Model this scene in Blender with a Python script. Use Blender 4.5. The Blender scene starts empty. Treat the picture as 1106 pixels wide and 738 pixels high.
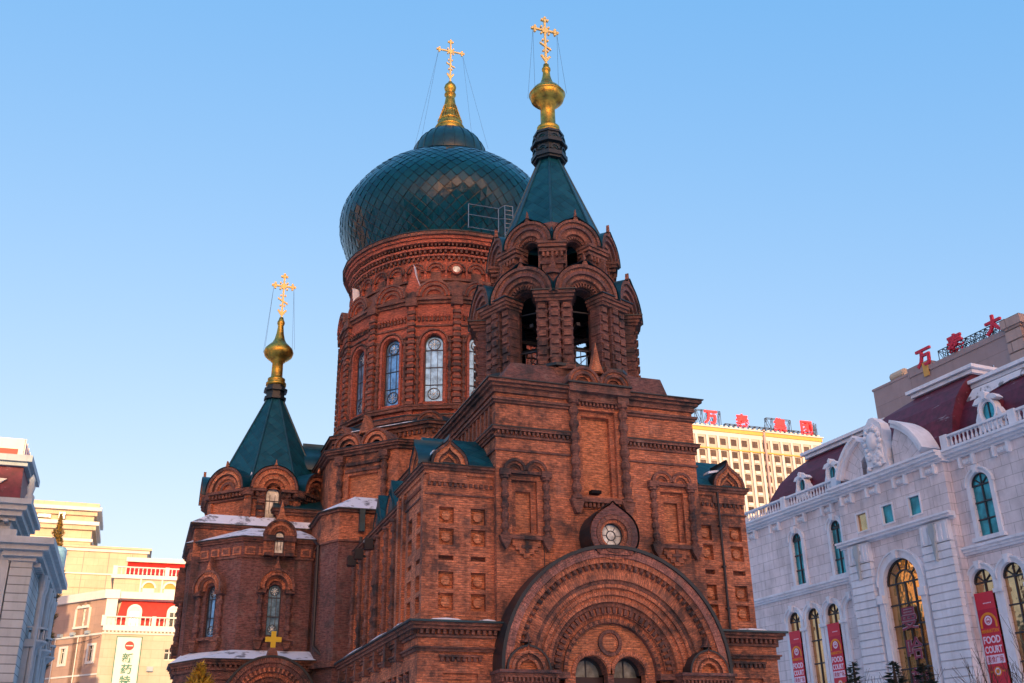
import bpy, bmesh, math, random
from mathutils import Vector, Matrix
random.seed(7)
R = math.radians
S = bpy.context.scene
COL = S.collection

# ------------------------------------------------------------------ camera, sky, sun, exposure
FPX = 1107.0
PITCH, YAW, ROLL = R(23.3), R(19.6), R(0.96)
CAM = Vector((0, 0, 1.6))
fwd = Vector((math.sin(YAW) * math.cos(PITCH), math.cos(YAW) * math.cos(PITCH), math.sin(PITCH)))
r0 = Vector((math.cos(YAW), -math.sin(YAW), 0))
u0 = r0.cross(fwd)
rt = r0 * math.cos(ROLL) - u0 * math.sin(ROLL)
up = rt.cross(fwd)
cd = bpy.data.cameras.new('camera')
cam = bpy.data.objects.new('camera', cd)
COL.objects.link(cam)
m = Matrix((rt, up, -fwd)).transposed().to_4x4()
m.translation = CAM
cam.matrix_world = m
cd.sensor_fit = 'HORIZONTAL'
cd.sensor_width = 36
cd.lens = 36 * FPX / 1106
cd.clip_end = 3000
S.camera = cam

SUN_EL, SUN_AZ = R(10.0), R(184.0)        # azimuth clockwise from +Y
w = bpy.data.worlds.new('World')
S.world = w
w.use_nodes = True
nt = w.node_tree
bg = nt.nodes['Background']
sky = nt.nodes.new('ShaderNodeTexSky')
sky.sky_type = 'NISHITA'
sky.sun_disc = False
sky.sun_elevation = SUN_EL
sky.sun_rotation = SUN_AZ
sky.altitude = 100
sky.air_density = 1.0
sky.dust_density = 3.0
sky.ozone_density = 1.5
# clear cold air: the sky's own gradient softened towards an even blue
va = nt.nodes.new('ShaderNodeVectorMath'); va.operation = 'MULTIPLY_ADD'
va.inputs[1].default_value = (.84, .45, .20)
va.inputs[2].default_value = (-.11, .59, 1.64)
nt.links.new(sky.outputs[0], va.inputs[0])
nt.links.new(va.outputs[0], bg.inputs[0])
bg.inputs[1].default_value = 0.15
sd = bpy.data.lights.new('sun', 'SUN')
sd.energy = 1.8
sd.angle = R(0.5)
sd.color = (1.0, 0.72, 0.42)
sun = bpy.data.objects.new('sun', sd)
COL.objects.link(sun)
sv = Vector((math.sin(SUN_AZ) * math.cos(SUN_EL), math.cos(SUN_AZ) * math.cos(SUN_EL), math.sin(SUN_EL)))
sun.rotation_euler = sv.to_track_quat('Z', 'Y').to_euler()
S.view_settings.view_transform = 'Standard'
S.view_settings.look = 'None'
S.view_settings.gamma = 1
S.view_settings.exposure = 1.6
S.view_settings.use_curve_mapping = False

# ------------------------------------------------------------------ materials
def mat(name, color, rough=0.8, metal=0.0, spec=None, emis=None, es=0):
    m = bpy.data.materials.new(name)
    m.use_nodes = True
    b = m.node_tree.nodes['Principled BSDF']
    b.inputs['Base Color'].default_value = (*color, 1)
    b.inputs['Roughness'].default_value = rough
    b.inputs['Metallic'].default_value = metal
    if spec is not None: b.inputs['Specular IOR Level'].default_value = spec
    if emis:
        b.inputs['Emission Color'].default_value = (*emis, 1)
        b.inputs['Emission Strength'].default_value = es
    return m

class NT:
    def __init__(s, m): s.t = m.node_tree; s.b = s.t.nodes['Principled BSDF']
    def n(s, ty, **k):
        x = s.t.nodes.new(ty)
        for a, v in k.items():
            if a.startswith('i_'): x.inputs[a[2:].replace('_', ' ')].default_value = v
            else: setattr(x, a, v)
        return x
    def l(s, a, b): s.t.links.new(a, b)
    def math(s, op, a, b=None, c=None, clamp=False):
        x = s.n('ShaderNodeMath', operation=op); x.use_clamp = clamp
        for i, v in enumerate((a, b, c)):
            if v is None: continue
            if isinstance(v, (int, float)): x.inputs[i].default_value = v
            else: s.l(v, x.inputs[i])
        return x.outputs[0]
    def ramp(s, f, stops):
        x = s.n('ShaderNodeValToRGB'); e = x.color_ramp.elements
        while len(e) < len(stops): e.new(0.5)
        for i, (p, c) in enumerate(stops):
            e[i].position = p; e[i].color = (*c, 1) if len(c) == 3 else c
        s.l(f, x.inputs[0]); return x.outputs[0]
    def mix(s, f, a, b, mode='MIX'):
        x = s.n('ShaderNodeMix', data_type='RGBA', blend_type=mode)
        for sock, v in ((x.inputs[0], f), (x.inputs[6], a), (x.inputs[7], b)):
            if isinstance(v, (int, float)): sock.default_value = v
            elif isinstance(v, tuple): sock.default_value = (*v, 1) if len(v) == 3 else v
            else: s.l(v, sock)
        return x.outputs[2]
    def noise(s, vec, scale, detail=4, rough=0.6):
        x = s.n('ShaderNodeTexNoise'); x.inputs['Scale'].default_value = scale
        x.inputs['Detail'].default_value = detail; x.inputs['Roughness'].default_value = rough
        if vec is not None: s.l(vec, x.inputs['Vector'])
        return x.outputs[0]
    def bump(s, h, strength=0.5, dist=0.02):
        x = s.n('ShaderNodeBump'); x.inputs['Strength'].default_value = strength
        x.inputs['Distance'].default_value = dist
        s.l(h, x.inputs['Height']); s.l(x.outputs[0], s.b.inputs['Normal'])

def brick_mat(name, c1, c2, mortar, grime=0.5, gcol=(0.035, 0.03, 0.028), bw=0.27, bh=0.085, pale=0.35):
    m = mat(name, c1, 0.9)
    t = NT(m)
    uv = t.n('ShaderNodeUVMap').outputs[0]
    geo = t.n('ShaderNodeNewGeometry').outputs['Position']
    br = t.n('ShaderNodeTexBrick')
    br.inputs['Color1'].default_value = (*c1, 1); br.inputs['Color2'].default_value = (*c2, 1)
    br.inputs['Mortar'].default_value = (*mortar, 1)
    br.inputs['Scale'].default_value = 1
    br.inputs['Mortar Size'].default_value = 0.009
    br.inputs['Mortar Smooth'].default_value = 0.2
    br.inputs['Bias'].default_value = -0.15
    br.inputs['Brick Width'].default_value = bw; br.inputs['Row Height'].default_value = bh
    t.l(uv, br.inputs['Vector'])
    # individual bricks: fine coordinates noise squeezed along the courses
    mp = t.n('ShaderNodeMapping'); mp.inputs['Scale'].default_value = (3.3, 11, 1); t.l(uv, mp.inputs[0])
    fine = t.noise(mp.outputs[0], 1.3, 3, 0.8)
    c = t.mix(t.math('MULTIPLY', t.ramp(fine, [(0.3, (0, 0, 0)), (0.72, (1, 1, 1))]), 0.75), br.outputs[0],
              t.mix(0.5, br.outputs[0], tuple(x * 2.1 for x in c1)))
    c = t.mix(t.math('MULTIPLY', t.ramp(fine, [(0.40, (1, 1, 1)), (0.52, (0, 0, 0))]), 0.7), c, tuple(x * 0.35 for x in c1))
    big = t.noise(geo, 0.42, 7, 0.66)
    mid = t.noise(geo, 1.7, 6, 0.7)
    # pale lime wash patches
    c = t.mix(t.math('MULTIPLY', t.ramp(mid, [(0.54, (0, 0, 0)), (0.70, (1, 1, 1))]), pale), c, (0.36, 0.24, 0.19))
    # soot
    s1 = t.ramp(big, [(0.44, (0, 0, 0)), (0.63, (1, 1, 1))])
    s2 = t.ramp(mid, [(0.42, (0, 0, 0)), (0.60, (1, 1, 1))])
    mp2 = t.n('ShaderNodeMapping'); mp2.inputs['Scale'].default_value = (2.2, 2.2, 0.25); t.l(geo, mp2.inputs[0])
    streak = t.ramp(t.noise(mp2.outputs[0], 1.0, 4, 0.6), [(0.5, (0, 0, 0)), (0.7, (1, 1, 1))])
    f = t.math('MULTIPLY', t.math('ADD', t.math('MULTIPLY', s1, t.math('ADD', s2, 0.25)), t.math('MULTIPLY', streak, 0.5), clamp=True), grime)
    c = t.mix(f, c, gcol)
    t.l(c, t.b.inputs['Base Color'])
    h = t.math('ADD', t.math('MULTIPLY', br.outputs['Fac'], -1.0), t.math('MULTIPLY', fine, 0.9))
    t.bump(h, 0.8, 0.02)
    return m

M = {}
M['brick'] = brick_mat('brick', (0.66, 0.22, 0.10), (0.27, 0.075, 0.036), (0.17, 0.10, 0.075), 0.8)
M['trim'] = brick_mat('brick_trim', (0.28, 0.11, 0.07), (0.11, 0.045, 0.034), (0.11, 0.075, 0.06), 0.95, (0.03, 0.027, 0.026), pale=0.45)
M['drum_brick'] = brick_mat('drum_brick', (0.52, 0.135, 0.075), (0.25, 0.058, 0.034), (0.18, 0.085, 0.06), 0.5, pale=0.15)
M['inset'] = brick_mat('inset_brick', (0.68, 0.24, 0.10), (0.34, 0.10, 0.042), (0.20, 0.12, 0.08), 0.35, pale=0.2)
M['old'] = brick_mat('old_brick', (0.22, 0.085, 0.065), (0.085, 0.042, 0.038), (0.14, 0.11, 0.10), 0.9, (0.04, 0.035, 0.034), pale=0.6)
M['sooty'] = brick_mat('sooty_brick', (0.36, 0.135, 0.08), (0.13, 0.05, 0.036), (0.12, 0.085, 0.07), 0.95, (0.03, 0.027, 0.026), pale=0.5)
M['rim'] = brick_mat('rim_brick', (0.50, 0.20, 0.14), (0.20, 0.08, 0.06), (0.14, 0.09, 0.08), 0.6, bw=0.085, bh=0.27, pale=0.7)
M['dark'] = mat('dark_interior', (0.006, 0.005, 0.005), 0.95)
M['blackmetal'] = mat('black_metal', (0.012, 0.014, 0.018), 0.5)
M['steel'] = mat('steel', (0.28, 0.3, 0.32), 0.45, 0.8)

def scale_roof(name, col, rough, a=0.55, b=0.55, line=0.07):
    m = mat(name, col, rough, 0.0, 0.25)
    t = NT(m)
    uv = t.n('ShaderNodeSeparateXYZ'); t.l(t.n('ShaderNodeUVMap').outputs[0], uv.inputs[0])
    x = t.math('DIVIDE', uv.outputs[0], a); y = t.math('DIVIDE', uv.outputs[1], b)
    p = t.math('FRACT', t.math('ADD', x, y)); q = t.math('FRACT', t.math('SUBTRACT', x, y))
    ln = t.math('MINIMUM', p, q)
    edge = t.ramp(ln, [(0.0, (0, 0, 0)), (line * 1.7, (1, 1, 1))])
    geo = t.n('ShaderNodeNewGeometry').outputs['Position']
    n1 = t.ramp(t.noise(geo, 1.3, 5, 0.65), [(0.3, (0.55, 0.55, 0.55)), (0.75, (1.5, 1.45, 1.4))])
    c = t.mix(1.0, (*col,), n1, 'MULTIPLY')
    c = t.mix(edge, tuple(v * 0.3 for v in col), c)
    wn = t.n('ShaderNodeTexWhiteNoise', noise_dimensions='2D')
    cb = t.n('ShaderNodeCombineXYZ')
    t.l(t.math('FLOOR', t.math('ADD', x, y)), cb.inputs[0]); t.l(t.math('FLOOR', t.math('SUBTRACT', x, y)), cb.inputs[1])
    t.l(cb.outputs[0], wn.inputs['Vector'])
    c = t.mix(t.math('MULTIPLY', wn.outputs['Value'], 0.6), c, tuple(v * 2.0 + .004 for v in col))
    t.l(c, t.b.inputs['Base Color'])
    t.l(t.math('ADD', t.math('MULTIPLY', wn.outputs['Value'], 0.15), rough), t.b.inputs['Roughness'])
    t.bump(t.math('ADD', ln, t.math('MULTIPLY', edge, 0.6)), 0.5, 0.03)
    return m
TEAL = (0.002, 0.05, 0.07)
M['scales'] = scale_roof('teal_scales', TEAL, 0.38)
def metal_roof(name, col, rough=0.4):
    m = mat(name, col, rough)
    t = NT(m)
    geo = t.n('ShaderNodeNewGeometry').outputs['Position']
    n1 = t.ramp(t.noise(geo, 2.0, 6, 0.65), [(0.3, (0.5, 0.5, 0.5)), (0.72, (1.35, 1.35, 1.3))])
    t.l(t.mix(1.0, col, n1, 'MULTIPLY'), t.b.inputs['Base Color'])
    t.bump(t.noise(geo, 6, 3), 0.15, 0.02)
    return m
M['teal'] = metal_roof('teal_metal', TEAL)
M['tealdark'] = metal_roof('dark_roof_metal', (0.012, 0.022, 0.026), 0.45)
M['capmetal'] = metal_roof('cap_metal', (0.002, 0.042, 0.06), 0.35)
# dome plates
m = mat('dome_plates', (0.001, 0.052, 0.082), 0.15, 0.0, 0.28)
t = NT(m)
uv = t.n('ShaderNodeSeparateXYZ'); t.l(t.n('ShaderNodeUVMap').outputs[0], uv.inputs[0])
e1 = t.math('MINIMUM', t.math('MINIMUM', uv.outputs[0], t.math('SUBTRACT', 1.0, uv.outputs[0])),
            t.math('MINIMUM', uv.outputs[1], t.math('SUBTRACT', 1.0, uv.outputs[1])))
edge = t.ramp(e1, [(0.015, (0, 0, 0)), (0.05, (1, 1, 1))])
geo = t.n('ShaderNodeNewGeometry').outputs['Position']
n1 = t.ramp(t.noise(geo, 0.9, 6, 0.65), [(0.3, (0.6, 0.6, 0.6)), (0.72, (1.5, 1.4, 1.3))])
t.l(t.mix(edge, (0.004, 0.015, 0.02), t.mix(1.0, (0.001, 0.052, 0.082), n1, 'MULTIPLY')), t.b.inputs['Base Color'])
t.bump(t.math('ADD', t.math('MULTIPLY', edge, 0.5), t.math('MULTIPLY', t.noise(geo, 2.2, 2), 1.0)), 0.25, 0.05)
M['dome'] = m

m = mat('gold', (0.60, 0.39, 0.07), 0.42, 1.0)
t = NT(m)
geo = t.n('ShaderNodeNewGeometry').outputs['Position']
t.l(t.mix(t.ramp(t.noise(geo, 3, 5, .7), [(0.42, (0, 0, 0)), (0.66, (1, 1, 1))]), (0.62, 0.40, 0.07), (0.24, 0.15, 0.04)), t.b.inputs['Base Color'])
M['gold'] = m
m = mat('gold_leaf', (0.85, 0.62, 0.22), 0.5, 0.6)
M['goldleaf'] = m
M['yellow'] = mat('yellow_paint', (0.75, 0.5, 0.02), 0.5)

m = mat('snow', (0.78, 0.82, 0.88), 0.7)
t = NT(m); geo = t.n('ShaderNodeNewGeometry').outputs['Position']; t.bump(t.noise(geo, 3, 4), 0.4, 0.1)
t.l(t.mix(t.ramp(t.noise(geo, 1.6, 8), [(0.54, (0, 0, 0)), (0.62, (1, 1, 1))]), (0.8, 0.84, 0.9), (0.22, 0.23, 0.25)), t.b.inputs['Base Color'])
M['snow'] = m

def glass(name, col, rough=0.12, metal=0.5, nscale=3.0, wob=0.25, var=0.5):
    m = mat(name, col, rough, metal)
    t = NT(m); geo = t.n('ShaderNodeNewGeometry').outputs['Position']
    n1 = t.ramp(t.noise(geo, nscale, 4, 0.6), [(0.32, (1 - var,) * 3), (0.68, (1 + var,) * 3)])
    t.l(t.mix(1.0, col, n1, 'MULTIPLY'), t.b.inputs['Base Color'])
    t.bump(t.noise(geo, 1.3, 2), wob, 0.02)
    return m
M['glass'] = glass('church_glass', (0.20, 0.38, 0.56), 0.2, 0.55)
M['paleglass'] = glass('pale_glass', (0.62, 0.66, 0.60), 0.35, 0.2)
M['dusk'] = glass('dusky_glass', (0.17, 0.20, 0.18), 0.3, 0.1)
M['lead'] = mat('lead', (0.03, 0.035, 0.045), 0.5)
M['tealglass'] = glass('tinted_glass', (0.03, 0.25, 0.30), 0.06, 0.35, 1.0)
M['mirror'] = glass('mirror_glass', (0.50, 0.33, 0.17), 0.04, 0.9, 0.8, 0.5, 0.25)  # orange of reflected sunlit buildings is put into the glass colour
M['darkglass'] = glass('dark_glass', (0.02, 0.025, 0.03), 0.1, 0.3)

def wallmat(name, col, jw=1.2, jh=0.55, line=0.012, joint=0.45, var=0.2, rough=0.75):
    m = mat(name, col, rough)
    t = NT(m)
    uv = t.n('ShaderNodeUVMap').outputs[0]
    br = t.n('ShaderNodeTexBrick')
    br.inputs['Color1'].default_value = (1, 1, 1, 1); br.inputs['Color2'].default_value = (0.9, 0.9, 0.9, 1)
    br.inputs['Mortar'].default_value = (joint, joint, joint, 1)
    br.inputs['Scale'].default_value = 1; br.inputs['Mortar Size'].default_value = line
    br.inputs['Brick Width'].default_value = jw; br.inputs['Row Height'].default_value = jh
    t.l(uv, br.inputs['Vector'])
    geo = t.n('ShaderNodeNewGeometry').outputs['Position']
    n = t.ramp(t.noise(geo, 0.6, 7, 0.65), [(0.3, (1 - var,) * 3), (0.7, (1 + var * .5,) * 3)])
    mp2 = t.n('ShaderNodeMapping'); mp2.inputs['Scale'].default_value = (2.5, 2.5, 0.22); t.l(geo, mp2.inputs[0])
    st = t.ramp(t.noise(mp2.outputs[0], 1.0, 5, 0.65), [(0.5, (1, 1, 1)), (0.75, (1 - var,) * 3)])
    t.l(t.mix(1.0, t.mix(1.0, t.mix(1.0, col, br.outputs[0], 'MULTIPLY'), n, 'MULTIPLY'), st, 'MULTIPLY'), t.b.inputs['Base Color'])
    t.bump(t.math('MULTIPLY', br.outputs['Fac'], -1.0), 0.6, 0.03)
    return m
M['pink'] = wallmat('pink_stone', (0.82, 0.76, 0.78), 1.35, 0.72, 0.014, 0.45, 0.24)
M['white'] = wallmat('white_stone', (0.80, 0.84, 0.90), 30, 30, 0.001, 1, 0.16)
M['rust'] = wallmat('rusticated_stone', (0.80, 0.84, 0.90), 40, 0.52, 0.03, 0.25, 0.14)
M['grey'] = wallmat('grey_stone', (0.40, 0.47, 0.50), 30, 30, 0.001, 1, 0.18)
M['greyrust'] = wallmat('grey_banded_stone', (0.40, 0.47, 0.49), 40, 0.62, 0.035, 0.35, 0.16)
M['cream'] = wallmat('cream_render', (0.60, 0.48, 0.34), 3.0, 1.1, 0.03, 0.8, 0.12)
M['creamA'] = wallmat('peach_render', (0.50, 0.32, 0.23), 40, 1.1, 0.02, 0.85, 0.1)
M['creamwhite'] = wallmat('white_render', (0.80, 0.75, 0.66), 30, 30, 0.001, 1, 0.08)
M['brown'] = wallmat('brown_cladding', (0.36, 0.27, 0.26), 40, 2.6, 0.03, 0.75, 0.12)
M['stonepink'] = wallmat('pink_blocks', (0.42, 0.31, 0.27), 3, 0.9, 0.04, 0.5, 0.15)
M['ochre'] = wallmat('ochre_paint', (0.62, 0.34, 0.08), 30, 30, 0.001, 1, 0.1)
M['hotel'] = wallmat('hotel_render', (0.36, 0.35, 0.31), 30, 3.6, 0.05, 0.85, 0.1)
M['hotelwhite'] = wallmat('hotel_white', (0.56, 0.54, 0.50), 30, 30, 0.001, 1, 0.1)
M['red'] = metal_roof('red_roof', (0.50, 0.02, 0.012), 0.6)
m = metal_roof('maroon_roof', (0.12, 0.012, 0.032), 0.6)
t = NT(m)
geo = t.n('ShaderNodeNewGeometry').outputs['Position']
old = t.b.inputs['Base Color'].links[0].from_socket
mp2 = t.n('ShaderNodeMapping'); mp2.inputs['Scale'].default_value = (1.4, 0.5, 2.2); t.l(geo, mp2.inputs[0])
sn = t.ramp(t.noise(mp2.outputs[0], 0.8, 8, 0.72), [(0.62, (0, 0, 0)), (0.7, (1, 1, 1))])
t.l(t.mix(t.math('MULTIPLY', sn, 0.55), old, (0.5, 0.5, 0.55)), t.b.inputs['Base Color'])
M['maroon'] = m
M['sign'] = mat('red_sign', (0.75, 0.015, 0.02), 0.5, emis=(1, 0.03, 0.03), es=0.35)
M['signdull'] = mat('crimson_sign', (0.55, 0.01, 0.04), 0.5)
M['green'] = mat('green_lettering', (0.0, 0.16, 0.10), 0.5)
M['bannerred'] = mat('banner_red', (0.62, 0.03, 0.06), 0.6)
M['bannermag'] = mat('banner_crimson', (0.50, 0.012, 0.05), 0.6)
M['bannerwhite'] = mat('banner_white', (0.85, 0.7, 0.85), 0.6)
M['orange'] = mat('banner_orange', (0.8, 0.28, 0.02), 0.6)
M['neon'] = mat('tube_lettering', (0.22, 0.03, 0.07), 0.5)
M['neonrim'] = mat('tube_lettering_rim', (0.5, 0.4, 0.5), 0.5)
M['door'] = mat('door_paint', (0.03, 0.012, 0.01), 0.5)
M['bark'] = mat('bark', (0.06, 0.045, 0.03), 0.9)
M['pineleaf'] = mat('pine_needles', (0.02, 0.035, 0.022), 0.8)
M['pineleaf2'] = mat('pine_needles_pale', (0.045, 0.07, 0.05), 0.8)
M['dryleaf'] = mat('dry_leaves', (0.62, 0.36, 0.03), 0.8)
M['dryleaf2'] = mat('dry_leaves_brown', (0.34, 0.19, 0.03), 0.8)
m = mat('paving', (0.30, 0.29, 0.28), 0.85)
t = NT(m); geo = t.n('ShaderNodeNewGeometry').outputs['Position']
br = t.n('ShaderNodeTexBrick'); br.inputs['Scale'].default_value = 1; br.inputs['Brick Width'].default_value = 0.8; br.inputs['Row Height'].default_value = 0.4
br.inputs['Color1'].default_value = (0.4, 0.39, 0.38, 1); br.inputs['Color2'].default_value = (0.34, 0.33, 0.33, 1); br.inputs['Mortar'].default_value = (0.12, 0.12, 0.12, 1)
br.inputs['Mortar Size'].default_value = 0.01
t.l(geo, br.inputs['Vector'])
t.l(t.mix(t.ramp(t.noise(geo, 0.08, 6), [(0.36, (0, 0, 0)), (0.48, (1, 1, 1))]), br.outputs[0], (0.72, 0.75, 0.8)), t.b.inputs['Base Color'])
M['paving'] = m

# ------------------------------------------------------------------ mesh builder
class Frame:
    """wall frame: u along the wall, z up, d outwards"""
    def __init__(s, ox, oy, ux, uy, nx, ny): s.o = (ox, oy); s.u = (ux, uy); s.n = (nx, ny)
    def __call__(s, u, z, d): return (s.o[0] + s.u[0] * u + s.n[0] * d, s.o[1] + s.u[1] * u + s.n[1] * d, z)
    def shift(s, u, d=0):
        x, y, _ = s(u, 0, d); return Frame(x, y, *s.u, *s.n)
def facing(cx, cy, ap, deg):
    """face of a tower at apothem ap; deg 0 faces -Y, positive turns to -X (west)"""
    a = R(deg); n = (-math.sin(a), -math.cos(a)); u = (math.cos(a), -math.sin(a))
    return Frame(cx + n[0] * ap, cy + n[1] * ap, *u, *n)
SOUTH = lambda y, x=0: Frame(x, y, 1, 0, 0, -1)
WEST = lambda x, y=0: Frame(x, y, 0, 1, -1, 0)      # u = +Y

class MB:
    def __init__(s): s.v = []; s.f = []; s.mi = []; s.uv = []; s.mats = []; s.sm = []
    def m(s, k):
        if k not in s.mats: s.mats.append(k)
        return s.mats.index(k)
    def poly(s, pts, mat, uv=None, smooth=False):
        i = len(s.v); s.v.extend(pts); s.f.append(tuple(range(i, i + len(pts)))); s.mi.append(s.m(mat)); s.uv.append(uv); s.sm.append(smooth)
    def box(s, F, u0, u1, z0, z1, d0, d1, mat, back=False):
        P = F
        a, b, c, d = P(u0, z0, d1), P(u1, z0, d1), P(u1, z1, d1), P(u0, z1, d1)
        e, f, g, h = P(u0, z0, d0), P(u1, z0, d0), P(u1, z1, d0), P(u0, z1, d0)
        s.poly([a, b, c, d], mat); s.poly([b, f, g, c], mat); s.poly([e, a, d, h], mat)
        s.poly([d, c, g, h], mat); s.poly([e, f, b, a], mat)
        if back: s.poly([f, e, h, g], mat)
    def prism(s, pts, z0, z1, mat, top=None, cap=True, bottom=True):
        n = len(pts)
        for i in range(n):
            a, b = pts[i], pts[(i + 1) % n]
            s.poly([(*a, z0), (*b, z0), (*b, z1), (*a, z1)], mat)
        if cap: s.poly([(*p, z1) for p in pts], top or mat)
        if cap and bottom: s.poly([(*p, z0) for p in reversed(pts)], mat)
    def loft(s, A, za, B, zb, mat, cap=False):
        n = len(A)
        for i in range(n):
            j = (i + 1) % n
            q = [(*A[i], za), (*A[j], za), (*B[j], zb), (*B[i], zb)]
            if (Vector(q[2]) - Vector(q[3])).length < 1e-4: q = q[:3]
            s.poly(q, mat)
        if cap: s.poly([(*p, zb) for p in B], mat)
    def extrude(s, F, pts, d0, d1, mat, side=None, front=True):
        n = len(pts)
        if front: s.poly([F(u, z, d1) for u, z in pts], mat)
        for i in range(n):
            a, b = pts[i], pts[(i + 1) % n]
            s.poly([F(*a, d0), F(*b, d0), F(*b, d1), F(*a, d1)], side or mat)
    def nested(s, F, cu, cz, shape, scales, depths, mats, d0=0.0):
        """shape: open polyline (u,z) from right to left; layered archivolts"""
        prev = d0
        for i, sc in enumerate(scales):
            d = depths[i]; mt = mats[i % len(mats)]
            O = [(cu + x * sc, cz + z * sc) for x, z in shape]
            for a, b in zip(O, O[1:]):
                s.poly([F(*a, prev), F(*b, prev), F(*b, d), F(*a, d)], mt)
            if i + 1 < len(scales):
                I = [(cu + x * scales[i + 1], cz + z * scales[i + 1]) for x, z in shape]
                for k in range(len(O) - 1):
                    s.poly([F(*O[k], d), F(*O[k + 1], d), F(*I[k + 1], d), F(*I[k], d)], mt)
                # foot of the band
                for q, w_ in ((O[0], I[0]), (I[-1], O[-1])):
                    s.poly([F(*q, min(prev, d)), F(*w_, min(prev, d)), F(*w_, d), F(*q, d)], mt)
            else:
                for a, b in zip(O, O[1:]):
                    s.poly([F(cu, cz, d), F(*a, d), F(*b, d)], mt)
            prev = d
    def arch(s, F, cu, cz, r0, r1, d0, d1, mat, a0=0, a1=180, n=20):
        P = [(math.cos(R(a0 + (a1 - a0) * i / n)), math.sin(R(a0 + (a1 - a0) * i / n))) for i in range(n + 1)]
        L = r1 * R(a1 - a0)
        for i in range(n):
            (c0, s0), (c1, s1) = P[i], P[i + 1]
            A = F(cu + r1 * c0, cz + r1 * s0, d1); B = F(cu + r1 * c1, cz + r1 * s1, d1)
            Cc = F(cu + r0 * c1, cz + r0 * s1, d1); D = F(cu + r0 * c0, cz + r0 * s0, d1)
            A0 = F(cu + r1 * c0, cz + r1 * s0, d0); B0 = F(cu + r1 * c1, cz + r1 * s1, d0)
            C0 = F(cu + r0 * c1, cz + r0 * s1, d0); D0 = F(cu + r0 * c0, cz + r0 * s0, d0)
            l0, l1 = L * i / n, L * (i + 1) / n
            s.poly([A, B, Cc, D], mat, [(r1, l0), (r1, l1), (r0, l1), (r0, l0)])
            s.poly([A0, B0, B, A], mat, [(0, l0), (0, l1), (d1 - d0, l1), (d1 - d0, l0)])
            s.poly([D, Cc, C0, D0], mat, [(0, l0), (0, l1), (d1 - d0, l1), (d1 - d0, l0)])
        for c0, s0 in (P[0], P[-1]):
            s.poly([F(cu + r0 * c0, cz + r0 * s0, d0), F(cu + r1 * c0, cz + r1 * s0, d0), F(cu + r1 * c0, cz + r1 * s0, d1), F(cu + r0 * c0, cz + r0 * s0, d1)], mat)
    def arch_teeth(s, F, cu, cz, r0, r1, d0, d1, n, mat, a0=0, a1=180, fill=0.5):
        for i in range(n):
            st = (a1 - a0) / n
            b0 = a0 + st * i + st * (1 - fill) / 2
            s.arch(F, cu, cz, r0, r1, d0, d1, mat, b0, b0 + st * fill, 1)
    def teeth(s, F, u0, u1, z0, z1, d0, d1, n, mat, fill=0.5):
        st = (u1 - u0) / n
        for i in range(n):
            a = u0 + st * (i + (1 - fill) / 2); s.box(F, a, a + st * fill, z0, z1, d0, d1, mat)
    def lathe(s, x, y, prof, n, mat, rot=0.0, smooth=True, cap=False):
        for i in range(n):
            a, b = rot + 2 * math.pi * i / n, rot + 2 * math.pi * (i + 1) / n
            for (r_, z_), (r2, z2) in zip(prof, prof[1:]):
                q = [(x + r_ * math.cos(a), y + r_ * math.sin(a), z_), (x + r_ * math.cos(b), y + r_ * math.sin(b), z_),
                     (x + r2 * math.cos(b), y + r2 * math.sin(b), z2), (x + r2 * math.cos(a), y + r2 * math.sin(a), z2)]
                if r2 < 1e-4: q = q[:3]
                elif r_ < 1e-4: q = [q[0], q[2], q[3]]
                s.poly(q, mat, None, smooth)
    def tube(s, a, b, r, mat, n=5):
        a, b = Vector(a), Vector(b); d = (b - a)
        if d.length < 1e-6: return
        d.normalize(); x = d.orthogonal().normalized(); y = d.cross(x)
        ring = [(math.cos(2 * math.pi * i / n), math.sin(2 * math.pi * i / n)) for i in range(n)]
        for i in range(n):
            c0, c1 = ring[i], ring[(i + 1) % n]
            o0 = x * c0[0] * r + y * c0[1] * r; o1 = x * c1[0] * r + y * c1[1] * r
            s.poly([tuple(a + o0), tuple(a + o1), tuple(b + o1), tuple(b + o0)], mat)
    def wall(s, F, u0, u1, z0, z1, holes, mat, d=0.0, rev=0.25, back=None, n=12):
        """flat wall with rectangular or arched recesses; holes: (u0,u1,z0,z1,arched) z1 = spring line if arched"""
        cols = {}
        for h in holes: cols.setdefault((h[0], h[1]), []).append(h)
        x = u0
        Q = lambda a, b, c, e: s.poly([F(a, c, d), F(b, c, d), F(b, e, d), F(a, e, d)], mat)
        for (a, b) in sorted(cols):
            if a > x + 1e-6: Q(x, a, z0, z1)
            zc = z0
            for h in sorted(cols[(a, b)], key=lambda h: h[2]):
                Q(a, b, zc, h[2])
                arched = h[4]; r = (b - a) / 2; cu = (a + b) / 2
                hb = h[5] if len(h) > 5 else back; hr = h[6] if len(h) > 6 else rev
                if arched:
                    arc = [(cu + r * math.cos(math.pi * i / n), h[3] + r * math.sin(math.pi * i / n)) for i in range(n + 1)]
                    top = h[3] + r + 0.001
                    for p, q in zip(arc, arc[1:]):
                        s.poly([F(*q, d), F(*p, d), F(p[0], top, d), F(q[0], top, d)], mat)
                    loop = [(a, h[2]), (b, h[2])] + arc
                    zc = top
                else:
                    loop = [(a, h[2]), (b, h[2]), (b, h[3]), (a, h[3])]
                    zc = h[3]
                for i in range(len(loop)):
                    p, q = loop[i], loop[(i + 1) % len(loop)]
                    if abs(p[0] - q[0]) + abs(p[1] - q[1]) < 1e-6: continue
                    s.poly([F(*p, d), F(*q, d), F(*q, d - hr), F(*p, d - hr)], mat)
                if hb: s.poly([F(*p, d - hr) for p in loop], hb)
            Q(a, b, zc, z1)
            x = b
        if u1 > x + 1e-6: Q(x, u1, z0, z1)
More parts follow.
